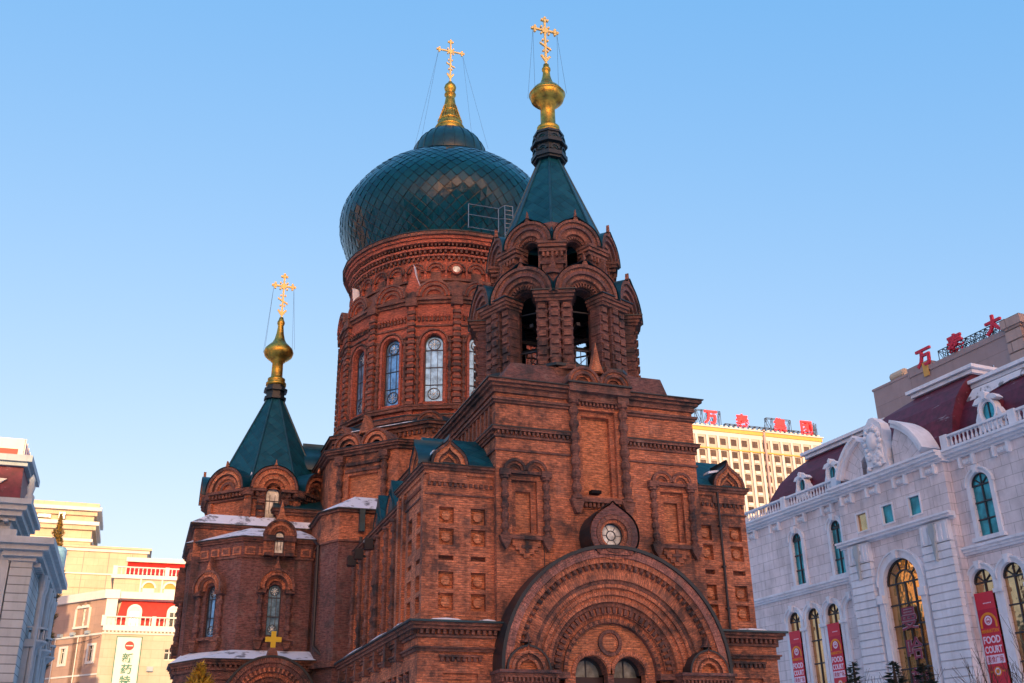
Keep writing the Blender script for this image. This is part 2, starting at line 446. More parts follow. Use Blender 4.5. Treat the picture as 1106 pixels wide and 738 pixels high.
    def build(s, name, parent=None, bevel=0, **props):
        me = bpy.data.meshes.new(name)
        me.from_pydata([tuple(v) for v in s.v], [], s.f)
        for k in s.mats: me.materials.append(M[k])
        uvl = me.uv_layers.new(name='UVMap')
        me.polygons.foreach_set('material_index', s.mi)
        me.polygons.foreach_set('use_smooth', s.sm)
        co = s.v; data = uvl.data
        for p in me.polygons:
            uvs = s.uv[p.index]
            if uvs:
                for k, li in enumerate(p.loop_indices): data[li].uv = uvs[k]
                continue
            nx, ny, nz = p.normal
            hl = math.hypot(nx, ny)
            if hl < 0.05:
                for li in p.loop_indices:
                    c = co[me.loops[li].vertex_index]; data[li].uv = (c[0], c[1])
            else:
                tx, ty = -ny / hl, nx / hl
                # slope direction
                bx, by, bz = ny * 0 - nz * ty, nz * tx - nx * 0, nx * ty - ny * tx
                if bz < 0: bx, by, bz = -bx, -by, -bz
                for li in p.loop_indices:
                    c = co[me.loops[li].vertex_index]
                    data[li].uv = (c[0] * tx + c[1] * ty, c[0] * bx + c[1] * by + c[2] * bz)
        if any(s.sm):
            bm = bmesh.new(); bm.from_mesh(me); bmesh.ops.remove_doubles(bm, verts=bm.verts, dist=1e-4); bm.to_mesh(me); bm.free()
        me.validate()
        o = bpy.data.objects.new(name, me)
        COL.objects.link(o)
        if parent is not None: o.parent = parent
        for k, v in props.items(): o[k] = v
        return o

def thing(name, label, cat, loc=(0, 0, 0), group=None):
    """Empty of a thing (children are modelled in world coordinates)"""
    o = bpy.data.objects.new(name, None); COL.objects.link(o)
    o['label'] = label; o['category'] = cat
    if group: o['group'] = group
    return o
def ngon(x, y, ap, n=8, rot=0.0):
    Rr = ap / math.cos(math.pi / n)
    return [(x + Rr * math.cos(rot + 2 * math.pi * (i + .5) / n), y + Rr * math.sin(rot + 2 * math.pi * (i + .5) / n)) for i in range(n)]
def rect(x0, x1, y0, y1): return [(x0, y0), (x1, y0), (x1, y1), (x0, y1)]
def offset(pts, d):
    """offset a counter-clockwise polygon outwards"""
    n = len(pts); out = []
    for i in range(n):
        p0, p1, p2 = Vector(pts[i - 1]), Vector(pts[i]), Vector(pts[(i + 1) % n])
        e1 = (p1 - p0).normalized(); e2 = (p2 - p1).normalized()
        n1 = Vector((e1.y, -e1.x)); n2 = Vector((e2.y, -e2.x))
        b = (n1 + n2); b = b / max(1e-6, b.dot(n1))
        q = p1 + b * d; out.append((q.x, q.y))
    return out
def bands(mb, poly, prof, mat='trim'):
    """string courses / cornices: (z0, z1, projection[, material])"""
    for b in prof:
        mb.prism(offset(poly, b[2]), b[0], b[1], b[3] if len(b) > 3 else mat)
def edge_frames(poly):
    out = []
    for i in range(len(poly)):
        a, b = Vector(poly[i]), Vector(poly[(i + 1) % len(poly)])
        e = (b - a); L = e.length; e.normalize()
        out.append((Frame(a.x, a.y, e.x, e.y, e.y, -e.x), L))
    return out
def poly_teeth(mb, poly, z0, z1, d0, d1, step, mat='trim', only=None, fill=0.5):
    for i, (F, L) in enumerate(edge_frames(poly)):
        if only is not None and i not in only: continue
        n = max(1, int(round(L / step)))
        mb.teeth(F, 0, L, z0, z1, d0, d1, n, mat, fill)

ROUND = [(math.cos(math.pi * i / 20), math.sin(math.pi * i / 20)) for i in range(21)]
def ogee_shape(h=1.55, a=48, n=8):
    pts = [(math.cos(R(a) * i / n), math.sin(R(a) * i / n)) for i in range(n + 1)]
    p0 = Vector(pts[-1]); t0 = Vector((-math.sin(R(a)), math.cos(R(a)))) * 0.55
    p3 = Vector((0, h)); p1 = p0 + t0; p2 = Vector((0.06, h - 0.45))
    for i in range(1, n + 1):
        s = i / n; q = p0 * (1 - s) ** 3 + p1 * 3 * s * (1 - s) ** 2 + p2 * 3 * s * s * (1 - s) + p3 * s ** 3
        pts.append((q.x, q.y))
    return pts + [(-x, z) for x, z in reversed(pts[:-1])]
OGEE = ogee_shape()
OGEE_LOW = ogee_shape(1.28, 62)

def column(mb, F, u, d, prof, mat, n=8, depth=None):
    x, y, _ = F(u, 0, d); mb.lathe(x, y, prof, n, mat, rot=math.pi / 8, smooth=False)
def bead_profile(z0, z1, r, beads):
    """capital and base blocks with melon beads along the shaft"""
    P = [(r * 1.25, z0), (r * 1.25, z0 + r * .8), (r * .72, z0 + r * 1.0)]
    L = z1 - z0 - r * 2.2
    for k in range(beads):
        c = z0 + r * 1.1 + L * (k + .5) / beads; h = min(L / beads * .42, r * 1.1)
        P += [(r * .72, c - h), (r * 1.12, c - h * .45), (r * 1.12, c + h * .45), (r * .72, c + h)]
    P += [(r * .72, z1 - r * 1.0), (r * 1.3, z1 - r * .75), (r * 1.3, z1)]
    return P

def church_window(name, parent, F, cu, z0, zs, w_, d, glassm='glass', bars=3, rose=True, frame=0.05):
    """arched leaded window: glass pane with cames, spring line zs"""
    mb = MB(); r = w_ / 2
    arc = [(cu + r * math.cos(math.pi * i / 14), zs + r * math.sin(math.pi * i / 14)) for i in range(15)]
    mb.poly([F(u, z, d) for u, z in [(cu - r, z0), (cu + r, z0)] + arc], glassm)
    mb.arch(F, cu, zs, r - frame, r, d, d + .05, 'lead', n=12)
    mb.box(F, cu - r, cu - r + frame, z0, zs, d, d + .05, 'lead'); mb.box(F, cu + r - frame, cu + r, z0, zs, d, d + .05, 'lead')
    mb.box(F, cu - r, cu + r, z0, z0 + frame, d, d + .05, 'lead')
    H = zs - z0; b = .022
    for k in range(1, bars + 1):
        z = z0 + H * k / (bars + .35); mb.box(F, cu - r, cu + r, z - b, z + b, d, d + .04, 'lead')
    for du in (-r * .36, r * .36):
        mb.box(F, cu + du - b * .6, cu + du + b * .6, z0 + r * .9, zs - .02, d, d + .03, 'lead')
    if rose:
        for zz in (zs, z0 + r):
            mb.arch(F, cu, zz, r * .58, r * .68, d, d + .035, 'lead', 0, 360, 16)
            for a in range(0, 180, 45):
                c, s_ = math.cos(R(a)) * r * .6, math.sin(R(a)) * r * .6
                p, q = F(cu - c, zz - s_, d + .02), F(cu + c, zz + s_, d + .02); mb.tube(p, q, .012, 'paleglass', 4)
    return mb.build(name, parent)

def text_mesh(mb, F, u, z, d, body, h, mat, thick=0.05, width=None, bold=0.0, flip=1):
    """lettering: centre at (u,z); F maps u to the reading direction"""
    cu = bpy.data.curves.new('lettering', 'FONT'); cu.body = body; cu.align_x = 'CENTER'; cu.align_y = 'CENTER'
    cu.offset = bold; cu.extrude = 0.5; cu.resolution_u = 3
    o = bpy.data.objects.new('lettering', cu); COL.objects.link(o)
    bpy.context.view_layer.update()
    me = bpy.data.meshes.new_from_object(o.evaluated_get(bpy.context.evaluated_depsgraph_get()))
    xs = [v.co.x for v in me.vertices]; ys = [v.co.y for v in me.vertices]
    if xs:
        x0, x1, y0, y1 = min(xs), max(xs), min(ys), max(ys)
        sy = h / (y1 - y0); sx = sy if width is None else width / (x1 - x0)
        vs = [F(u + flip * (v.co.x - (x0 + x1) / 2) * sx, z + (v.co.y - (y0 + y1) / 2) * sy, d + (v.co.z + .5) * thick) for v in me.vertices]
        for p in me.polygons: mb.poly([vs[i] for i in p.vertices], mat)
    bpy.data.objects.remove(o); bpy.data.curves.remove(cu); bpy.data.meshes.remove(me)

# ------------------------------------------------------------------ setting
g = MB(); g.poly([(-1500, -1500, 0), (1500, -1500, 0), (1500, 1500, 0), (-1500, 1500, 0)], 'paving')
o = g.build('ground'); o['kind'] = 'structure'

# ================================================================== CATHEDRAL
CX, TY, DY = 15.95, 38.97, 56.8
church = thing('cathedral', 'red brick onion domed cathedral with dark green roofs and golden crosses', 'cathedral')

# ---- front block, bays and lower stage
BF = SOUTH(35.0)                      # u = X
block_poly = rect(11.74, 20.2, 35.0, 43.0)
bl = MB()
niches = [(x0, x1, 10.0, 11.98, False, 'inset', 0.3) for x0, x1 in ((12.35, 13.35), (18.5, 19.5))]
panel = [(15.17, 16.73, 11.6, 15.05, False, 'inset', 0.43)]
bl.wall(BF, 11.74, 20.2, 6.6, 15.4, niches + panel, 'brick')
for x0, x1 in ((12.35, 13.35), (18.5, 19.5)):
    bl.wall(BF.shift(0, -.16), x0, x1, 10.0, 11.98, [(x0 + .2, x1 - .2, 10.02, 11.6, False, 'inset', .2)], 'brick')
bl.wall(BF.shift(0, -.18), 15.17, 16.73, 11.6, 15.05, [(15.35, 16.55, 11.62, 14.85, False, 'inset', .22)], 'brick')
bl.box(BF, 15.6, 16.0, 11.72, 11.84, -.3, .0, 'dark')
for F_, L in edge_frames(block_poly)[1:]:
    if L > 0: bl.poly([F_(0, 5, 0), F_(L, 5, 0), F_(L, 15.4, 0), F_(0, 15.4, 0)], 'brick')
bands(bl, block_poly, [(15.4, 15.62, .10), (15.62, 15.74, .22), (15.74, 15.86, .34), (15.86, 15.9, .40, 'tealdark')])
for pp in (rect(11.74, 14.72, 35.0, 43.0), rect(17.22, 20.2, 35.0, 43.0)):
    bands(bl, pp, [(14.98, 15.08, .10), (15.08, 15.18, .17), (13.62, 13.72, .07), (13.88, 13.99, .17), (13.99, 14.03, .20, 'tealdark'),
                       (13.08, 13.16, .06)])
bl.teeth(BF, 11.74, 14.72, 13.73, 13.87, 0, .13, 17, 'trim'); bl.teeth(BF, 17.22, 20.2, 13.73, 13.87, 0, .13, 17, 'trim')
poly_teeth(bl, block_poly, 13.73, 13.87, 0, .13, .17, only=(1, 3))
# relief stripes on the block's west wall
for k in range(14):
    bl.box(Frame(11.74, 35, 0, 1, -1, 0), .45 + k * .52, .62 + k * .52, 14.1, 14.95, 0, .09, 'trim')
# centre panel: projecting surround with beaded columns
for u in (14.92, 17.02):
    column(bl, BF, u, .12, bead_profile(11.4, 15.35, .17, 7), 'trim')
    bl.box(BF, u - .24, u + .24, 15.35, 15.66, 0, .30, 'trim')
    bl.extrude(BF, [(u - .28, 11.4), (u + .28, 11.4), (u + .2, 11.15), (u + .08, 10.85), (u - .08, 10.85), (u - .2, 11.15)][::-1], 0, .26, 'trim')
bl.box(BF, 14.66, 17.28, 15.66, 15.98, 0, .44, 'trim'); bl.box(BF, 14.6, 17.34, 15.98, 16.05, 0, .52, 'tealdark')
bl.teeth(BF, 15.1, 16.84, 15.2, 15.34, 0, .14, 11, 'trim', .55)
bl.box(BF, 15.1, 16.84, 15.34, 15.66, 0, .2, 'trim')
bl.box(BF, 15.1, 16.84, 11.3, 11.48, 0, .2, 'trim'); bl.teeth(BF, 15.2, 16.74, 11.12, 11.3, 0, .14, 9, 'trim', .55)
# side niches
for cx in (12.87, 18.98):
    for u in (cx - .82, cx + .82):
        column(bl, BF, u, .09, bead_profile(9.85, 12.1, .13, 5), 'trim')
        bl.box(BF, u - .2, u + .2, 12.1, 12.34, 0, .26, 'trim')
        bl.extrude(BF, [(u - .24, 9.85), (u - .16, 9.6), (u, 9.35), (u + .16, 9.6), (u + .24, 9.85)], 0, .22, 'trim')
    bl.box(BF, cx - .9, cx + .9, 12.2, 12.32, 0, .17, 'trim')
    bl.box(BF, cx - .95, cx + .95, 9.74, 9.88, 0, .2, 'trim')
    for du in (-.42, .42):
        bl.nested(BF, cx + du, 12.33, ROUND, [.44, .34, .24, .15], [.2, .13, .07, .03], ['trim', 'brick'])
    for k, (hw, z0, z1) in enumerate(((.55, 9.5, 9.74), (.42, 9.36, 9.5), (.28, 9.22, 9.36), (.12, 9.08, 9.22))):
        bl.box(BF, cx - hw, cx + hw, z0, z1, 0, .09, 'brick')
    bl.box(BF, cx - .06, cx + .06, 9.25, 9.7, 0, .13, 'trim'); bl.box(BF, cx - .2, cx + .2, 9.42, 9.54, 0, .129, 'trim')
block = bl.build('bell_tower_base', church)

# lower stage body
low_poly = rect(8.85, 22.9, 34.9, 49.0)
lo = MB()
lo_holes = [(9.75, 11.0, 1.2, 5.05, False, 'inset', .18), (20.95, 22.2, 1.2, 5.05, False, 'inset', .18)]
LF = SOUTH(34.9)
lo.wall(LF, 8.85, 14.0, 0, 6.2, lo_holes[:1], 'brick'); lo.wall(LF, 17.9, 22.9, 0, 6.2, lo_holes[1:], 'brick')
for a, b in ((9.75, 11.0), (20.95, 22.2)):
    lo.wall(LF.shift(0, -.1), a, b, 1.2, 5.05, [(a + .2, b - .2, 1.4, 4.85, False, 'inset', .12)], 'brick')
    lo.teeth(LF, a - .15, b + .15, 5.42, 5.56, 0, .1, 8, 'trim', .55); lo.box(LF, a - .15, b + .15, 5.56, 5.64, 0, .12, 'trim')
WF = WEST(8.85)
wh = []
for k in range(7):
    y = 36.0 + k * 1.85
    wh.append((y, y + .62, 3.2, 5.2, False, 'old', .2)); wh.append((y + .8, y + 1.42, 3.2, 5.2, False, 'old', .2))
lo.wall(WF, 34.9, 49.0, 0, 6.2, wh, 'brick')
for k in range(7):
    for du in (.31, 1.11):
        column(lo, WF, 36.0 + k * 1.85 + du, -.05, bead_profile(3.25, 5.1, .12, 3), 'old')
    lo.box(WF, 36.9 + k * 1.85, 37.2 + k * 1.85, 5.6, 6.35, 0, .26, 'trim')
lo.poly([(22.9, 34.9, 0), (22.9, 49, 0), (22.9, 49, 6.2), (22.9, 34.9, 6.2)], 'brick')
for q, pp in enumerate((rect(8.85, 12.3, 34.9, 49.0), rect(19.6, 22.9, 34.9, 49.0))):
    bands(lo, pp, [(5.74, 5.84, .08), (5.84, 5.9, .14), (6.2, 6.3, .08), (6.46, 6.58, .22), (6.58, 6.68, .30), (6.68, 6.75, .38, 'teal')])
    bands(lo, pp, [(.0, .9, .12)])
    lo.prism(pp, 6.2, 6.5, 'brick')
    poly_teeth(lo, pp, 6.31, 6.46, 0, .17, .2, only=(0, 3) if q == 0 else (0, 1))
for a, b, dd in ((9.2, 10.3, .34), (10.9, 11.6, .3), (21.1, 22.4, .34)):
    lo.extrude(LF, [(a, 6.752), (b, 6.752), (b - .1, 6.79), ((a + b) / 2, 6.82), (a + .1, 6.785)], 0, dd, 'snow')
for a, b in ((35.6, 37.4), (38.1, 41.6), (42.4, 46.9)):
    lo.extrude(WF, [(a, 6.752), (b, 6.752), (b - .2, 6.785), ((a + b) / 2, 6.83), (a + .15, 6.785)], 0, .33, 'snow')
lower = lo.build('lower_walls', church)

# side bays with sunken square panels
def side_bay(x0, x1, cols, ogx, west):
    mb = MB(); F = SOUTH(35.3)
    hs = []
    for cx in cols:
        for cz in (10.56, 9.78, 8.23, 7.48):
            hs.append((cx - .28, cx + .28, cz - .3, cz + .3, False, 'inset', .2))
        hs.append((cx - .28, cx + .28, 8.93, 9.1, False, 'trim', .2))
    mb.wall(F, x0, x1, 6.7, 12.05, hs, 'brick')
    for cx in cols:
        for cz in (10.56, 9.78, 8.23, 7.48):
            mb.extrude(F, [(cx + .17 * math.cos(R(a)), cz + .18 * math.sin(R(a))) for a in (22, 67, 112, 158, 203, 248, 293, 338)], -.2, -.08, 'inset')
    poly = rect(x0, x1, 35.3, 39.4)
    Fw = WEST(x0); he = []
    for cy in (36.3, 37.6):
        for cz in (10.56, 9.78, 8.23, 7.48): he.append((cy - .3, cy + .3, cz - .29, cz + .29, False, 'inset', .16))
        he.append((cy - .3, cy + .3, 8.93, 9.1, False, 'trim', .12))
    if west:
        mb.wall(Fw, 35.3, 39.4, 6.7, 12.05, he, 'brick')
        # plain corner piers of the west face
        for a, b in ((35.28, 35.55), (38.3, 38.6), (39.1, 39.42)): mb.box(Fw, a, b, 6.7, 12.0, 0, .12, 'brick')
        mb.poly([(x1, 35.3, 6.7), (x1, 39.4, 6.7), (x1, 39.4, 12.05), (x1, 35.3, 12.05)], 'brick')
        mb.poly([(x0, 39.4, 6.7), (x1, 39.4, 6.7), (x1, 39.4, 12.05), (x0, 39.4, 12.05)], 'brick')
    else:
        for F_, L in edge_frames(poly)[1:]: mb.poly([F_(0, 6.7, 0), F_(L, 6.7, 0), F_(L, 12.05, 0), F_(0, 12.05, 0)], 'brick')
    bands(mb, poly, [(12.05, 12.2, .06, 'brick'), (12.2, 12.3, .13), (12.3, 12.4, .2), (12.4, 12.43, .24, 'tealdark'), (11.28, 11.35, .05)])
    poly_teeth(mb, poly, 11.62, 11.76, 0, .08, .2, only=(0, 3))
    mb.box(F, ogx - .72, ogx + .72, 11.76, 12.05, 0, .09, 'brick')
    # kokoshnik at the outer corner
    mb.nested(F, ogx, 12.43, OGEE, [.70, .60, .52, .42, .33, .24], [.26, .20, .25, .15, .10, .05], ['trim', 'inset', 'inset', 'trim', 'inset', 'trim'], -.1)
    if west:
        mb.nested(WEST(x0, 36.1), 0, 12.43, OGEE, [.70, .60, .5, .4, .3], [.26, .20, .15, .10, .05], ['trim', 'inset'], -.1)
    b = mb.build('side_bay', church)
    # roof: ridge along X with a cross gable following the kokoshnik
    rf = MB()
    zr, ye, yr = 13.95, 35.15, 36.9
    rf.poly([(x0 + .2, ye, 12.44), (x1, ye, 12.44), (x1, yr, zr), (x0 + .2, yr, zr)], 'scales')
    rf.poly([(x0 + .2, 39.4, 12.44), (x1, 39.4, 12.44), (x1, yr, zr), (x0 + .2, yr, zr)], 'scales')
    for xx in (x0 + .2, x1): rf.poly([(xx, ye, 12.44), (xx, 39.4, 12.44), (xx, yr, zr)], 'teal')
    O = [(ogx + x * .74, 12.43 + z * .74) for x, z in OGEE]
    Fb = SOUTH(35.3)
    for a, c in zip(O, O[1:]): rf.poly([Fb(*a, .22), Fb(*c, .22), Fb(*c, -1.7), Fb(*a, -1.7)], 'tealdark')
    if west:
        O = [(36.1 + x * .74, 12.43 + z * .74) for x, z in OGEE]
        for a, c in zip(O, O[1:]): rf.poly([WEST(x0)(*a, .3), WEST(x0)(*c, .3), WEST(x0)(*c, -1.2), WEST(x0)(*a, -1.2)], 'teal')
    sn = [(ogx + .5, 12.95), (ogx + .75, 12.9), (ogx + .95, 12.75), (ogx + .7, 12.7)]
    rf.extrude(Fb, [(ogx - .95 + .3, 12.78), (ogx - .3, 13.0), (ogx - .28, 13.1), (ogx - .62, 12.9)], -.2, .1, 'snow') if west else \
        rf.extrude(Fb, [(ogx - .85, 12.95), (ogx - .35, 13.05), (ogx - .35, 13.13), (ogx - .8, 13.05)], -.3, .1, 'snow')
    rf.build('bay_roof', b)
    return b
side_bay(9.16, 11.74, (9.94, 11.14), 9.97, True)
side_bay(20.2, 22.4, (20.53, 21.88), 21.68, False)

# drainpipe on the right bay and cables
dp = MB()
dp.tube((21.17, 35.2, 6.8), (21.17, 35.2, 12.2), .05, 'blackmetal', 8)
for z in (7.6, 9.2, 10.8): dp.box(SOUTH(35.3), 21.1, 21.24, z, z + .06, 0, .16, 'blackmetal')
dp.build('drainpipe', church)
dp = MB()
dp.tube((13.55, 34.93, 7.4), (13.55, 34.93, 9.75), .018, 'blackmetal', 4)
dp.build('cable', church)

# upper west aisle: pavilions with small gables running back to the crossing
ai = MB()
AW = WEST(9.35)
hs = []
for cy in (40.3, 42.2, 44.0, 45.6, 47.2):
    for z0 in (7.3, 8.3, 9.3, 10.3): hs.append((cy - .3, cy + .3, z0, z0 + .7, False, 'trim', .2))
ai.wall(AW, 39.4, 49.0, 6.7, 11.6, hs, 'brick')
for cy in (39.85, 41.3, 42.9, 43.4, 44.8, 46.4, 48.0):
    ai.box(AW, cy - .17, cy + .17, 6.75, 11.5, 0, .22, 'brick')
    column(ai, AW, cy, .28, bead_profile(7.0, 11.4, .14, 8), 'trim')
ap = rect(9.35, 22.4, 39.41, 49.0)
bands(ai, ap, [(11.6, 11.72, .06, 'brick'), (11.72, 11.82, .16), (11.82, 11.92, .24), (11.92, 11.95, .27, 'tealdark')])
ai.poly([(22.4, 39.4, 6.7), (22.4, 49, 6.7), (22.4, 49, 11.6), (22.4, 39.4, 11.6)], 'brick')
for cy, sc in ((41.1, .62), (43.6, .5)):
    ai.nested(WEST(9.35, cy), 0, 11.95, OGEE, [sc, sc * .84, sc * .66, sc * .45], [.24, .17, .1, .04], ['trim', 'brick'], -.1)
aisle = ai.build('aisle_walls', church)
rf = MB()
rf.poly([(9.1, 39.4, 11.96), (9.1, 49, 11.96), (11.9, 49, 13.3), (11.9, 39.4, 13.3)], 'teal')
rq = MB(); rq.poly([(22.6, 39.4, 11.96), (22.6, 49, 11.96), (20.1, 49, 13.3), (20.1, 39.4, 13.3)], 'teal'); rq.build('aisle_roof', aisle)
for cy, sc in ((41.1, .66), (43.6, .54)):
    O = [(cy + x * sc, 11.95 + z * sc) for x, z in OGEE]
    for a, c in zip(O, O[1:]): rf.poly([WEST(9.35)(*a, .28), WEST(9.35)(*c, .28), WEST(9.35)(*c, -2.0), WEST(9.35)(*a, -2.0)], 'teal')
    # standing seam gable roof seen from the front, with snow on it
    x0 = 9.2
    rf.poly([(x0 - .05, cy - .9, 11.98), (11.9, cy - .9, 11.98), (11.9, cy, 13.35), (x0 - .05, cy, 13.35)], 'scales')
    rf.poly([(x0 - .05, cy - .9, 11.98), (x0 - .05, cy + .9, 11.98), (x0 - .05, cy, 13.35)], 'teal')
    rf.extrude(Frame(9.5, cy - 1.0, 1, 0, 0, -1), [(.1, 12.15), (1.1, 12.15), (1.1, 12.28), (.2, 12.3)], -.25, .0, 'snow')
rf.build('aisle_roof', aisle)
for cy in (43.3, 45.4, 47.0):
    fl = MB()
    fl.box(WEST(9.35, cy), -.2, .2, 10.85, 11.3, .45, .8, 'blackmetal', True); fl.box(WEST(9.35, cy), -.04, .04, 10.95, 11.05, 0, .5, 'blackmetal')
    fl.box(WEST(9.35, cy), -.16, .16, 10.9, 11.25, .8, .82, 'darkglass')
    fl.build('floodlight', church)

# pyramid roof above the block and the kokoshnik pair over its front
br_ = MB()
br_.loft(rect(11.6, 20.3, 34.9, 43.1), 15.91, ngon(CX, TY, 3.5, 4, math.pi), 16.2, 'old'); br_.loft(rect(12.0, 19.4, 35.3, 42.6), 16.0, ngon(CX, TY, 3.3, 4, math.pi), 17.0, 'old')
P8 = ngon(CX, TY, 3.45)
br_.prism(P8, 15.9, 17.02, 'trim'); br_.prism(offset(P8, .12), 17.02, 17.14, 'tealdark')
# dark brick shoulders leaning on the roof

base_roof = br_.build('tower_base_roof', block)
kp = MB()
for cu in (15.32, 16.66):
    kp.nested(SOUTH(35.0), cu, 16.05, ROUND, [.68, .58, .5, .38, .28], [.42, .34, .38, .24, .16], ['trim', 'brick'], -.9)
kp.extrude(SOUTH(35.0), [(15.68, 16.62), (16.3, 16.62), (16.14, 17.1), (15.99, 17.95), (15.84, 17.1)], -.15, .16, 'brick')
kp.extrude(SOUTH(35.0), [(15.82, 16.66), (16.16, 16.66), (15.99, 17.5)], .0, .22, 'inset')
kp.build('kokoshnik_pair', block)

# ---- portal
PF = SOUTH(34.9); PC, PZ = 15.93, 5.1
po = MB()
# hood roof
po.arch(PF, PC, PZ, 4.3, 4.42, -.1, 1.0, 'tealdark', 0, 180, 48)
# archivolts stepping in
lay = [(4.3, 4.0, .92, 'rim'), (4.0, 3.8, .84, 'brick'), (3.8, 3.62, .72, 'brick'), (3.62, 3.22, .70, 'brick'), (3.22, 3.08, .62, 'trim'), (3.08, 2.95, .60, 'brick'),
       (2.95, 2.83, .50, 'brick'), (2.83, 2.7, .54, 'brick'), (2.7, 2.58, .44, 'brick'), (2.58, 2.46, .47, 'brick'), (2.46, 2.3, .36, 'trim'), (2.3, 2.05, .3, 'brick'),
       (2.05, 1.9, .2, 'brick'), (1.9, 1.74, .26, 'trim')]
for r1, r0_, d, mt in lay: po.arch(PF, PC, PZ, r0_, r1, -.2, d, mt, 0, 180, 48)
po.arch_teeth(PF, PC, PZ, 3.62, 3.80, .70, .82, 46, 'trim', 2, 178, .5)
po.arch_teeth(PF, PC, PZ, 3.66, 3.74, .80, .86, 46, 'trim', 2, 178, .28)
po.arch_teeth(PF, PC, PZ, 2.08, 2.28, .3, .42, 30, 'trim', 2, 178, .52)
po.arch_teeth(PF, PC, PZ, 1.76, 1.88, .26, .30, 24, 'brick', 2, 178, .5)
# tympanum above the twin windows
tp = []
hw = 1.76
wc = [(PC - .74, .62), (PC + .74, .62)]
N = 40
def tymp_bottom(x):
    for c, r in wc:
        if abs(x - c) < r: return PZ + math.sqrt(max(0, r * r - (x - c) ** 2))
    return PZ
xs = sorted({PC - hw + 2 * hw * i / N for i in range(N + 1)} | {c + s * r for c, r in wc for s in (-1, 1)})
for a, b in zip(xs, xs[1:]):
    ta, tb = PZ + math.sqrt(max(0, hw * hw - (a - PC) ** 2)), PZ + math.sqrt(max(0, hw * hw - (b - PC) ** 2))
    mid_ = (a + b) / 2; inside = any(abs(mid_ - c) < r for c, r in wc)
    ya, yb = (tymp_bottom(a + 1e-5), tymp_bottom(b - 1e-5)) if inside else (PZ, PZ)
    po.poly([PF(a, ya, .06), PF(b, yb, .06), PF(b, max(tb, yb), .06), PF(a, max(ta, ya), .06)], 'inset')
for c, r in wc:
    po.arch(PF, c, PZ, r - .02, r, -.6, .06, 'trim', 0, 180, 20); po.arch(PF, c, PZ, r + .02, r + .16, .06, .12, 'brick', 0, 180, 20)
po.arch(PF, PC, 6.17, .34, .46, .06, .16, 'trim', 0, 360, 28); po.arch(PF, PC, 6.17, .27, .31, .06, .1, 'brick', 0, 360, 28)
po.poly([PF(PC + .46 * math.cos(R(a)), 6.17 + .46 * math.sin(R(a)), .075) for a in range(0, 360, 15)], 'inset')
# jambs below the spring line
for sgn in (-1, 1):
    for r1, r0_, d, mt in lay:
        a, b = sorted((PC + sgn * r0_, PC + sgn * r1)); po.box(PF, a, b, 0, 4.7, -.2, d, mt)
    a, b = sorted((PC + sgn * 2.35, PC + sgn * 4.46)); po.box(PF, a, b, 4.86, 5.0, -.1, 1.0, 'trim'); po.box(PF, a - .05, b + .05, 5.0, 5.1, -.1, 1.1, 'old')
    po.box(PF, a, b, 4.7, 4.86, -.1, .9, 'trim'); po.teeth(PF, a, b, 4.72, 4.86, .9, 1.0, 14, 'trim')
    a, b = sorted((PC + sgn * 1.74, PC + sgn * 2.35)); po.box(PF, a, b, 4.9, 5.1, -.1, .5, 'trim')
    # small ogee kokoshnik on the impost
    kx = PC + sgn * 3.45
    po.nested(PF, kx, 5.1, OGEE_LOW, [.80, .74, .62, .52, .42, .33], [1.06, .98, 1.04, .94, .98, .8], ['tealdark', 'brick', 'brick', 'trim', 'brick', 'inset'], .3)
    po.nested(PF, kx, 6.0, [(.17, 0), (.06, .12), (0, .34), (-.06, .12), (-.17, 0)], [1], [1.03], ['trim'], .3)
po.box(PF, PC - .12, PC + .12, 0, 5.1, -.3, .04, 'trim'); 
for sgn in (-1, 1):
    a, b = sorted((PC + sgn * 1.36, PC + sgn * 1.76)); po.box(PF, a, b, 0, 5.1, -.3, .05, 'brick')
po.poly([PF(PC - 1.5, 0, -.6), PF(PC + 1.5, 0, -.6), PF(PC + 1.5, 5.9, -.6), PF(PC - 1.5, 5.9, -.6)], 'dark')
portal = po.build('portal', church)
for c, r in wc:
    mb = MB()
    arc = [(c + .52 * math.cos(math.pi * i / 14), PZ + .52 * math.sin(math.pi * i / 14)) for i in range(15)]
    mb.poly([PF(u, z, -.5) for u, z in [(c - .52, 4.72), (c + .52, 4.72)] + arc], 'dusk')
    mb.arch(PF, c, PZ, .50, .61, -.5, -.4, 'blackmetal', n=14)
    mb.box(PF, c - .02, c + .02, 4.8, 5.6, -.5, -.46, 'lead')
    mb.box(PF, c - .6, c + .6, 4.66, 5.02, -.5, -.36, 'door')
    mb.build('fanlight', portal)
    mb = MB()
    for s_ in (-1, 1):
        a, b = sorted((c, c + s_ * .58)); mb.box(PF, a + .01, b - .01, .05, 4.66, -.5, -.4, 'door')
        for z0, z1 in ((.3, 1.5), (1.7, 3.0), (3.2, 4.4)): mb.box(PF, a + .1, b - .1, z0, z1, -.4, -.37, 'door')
    mb.build('door', portal)
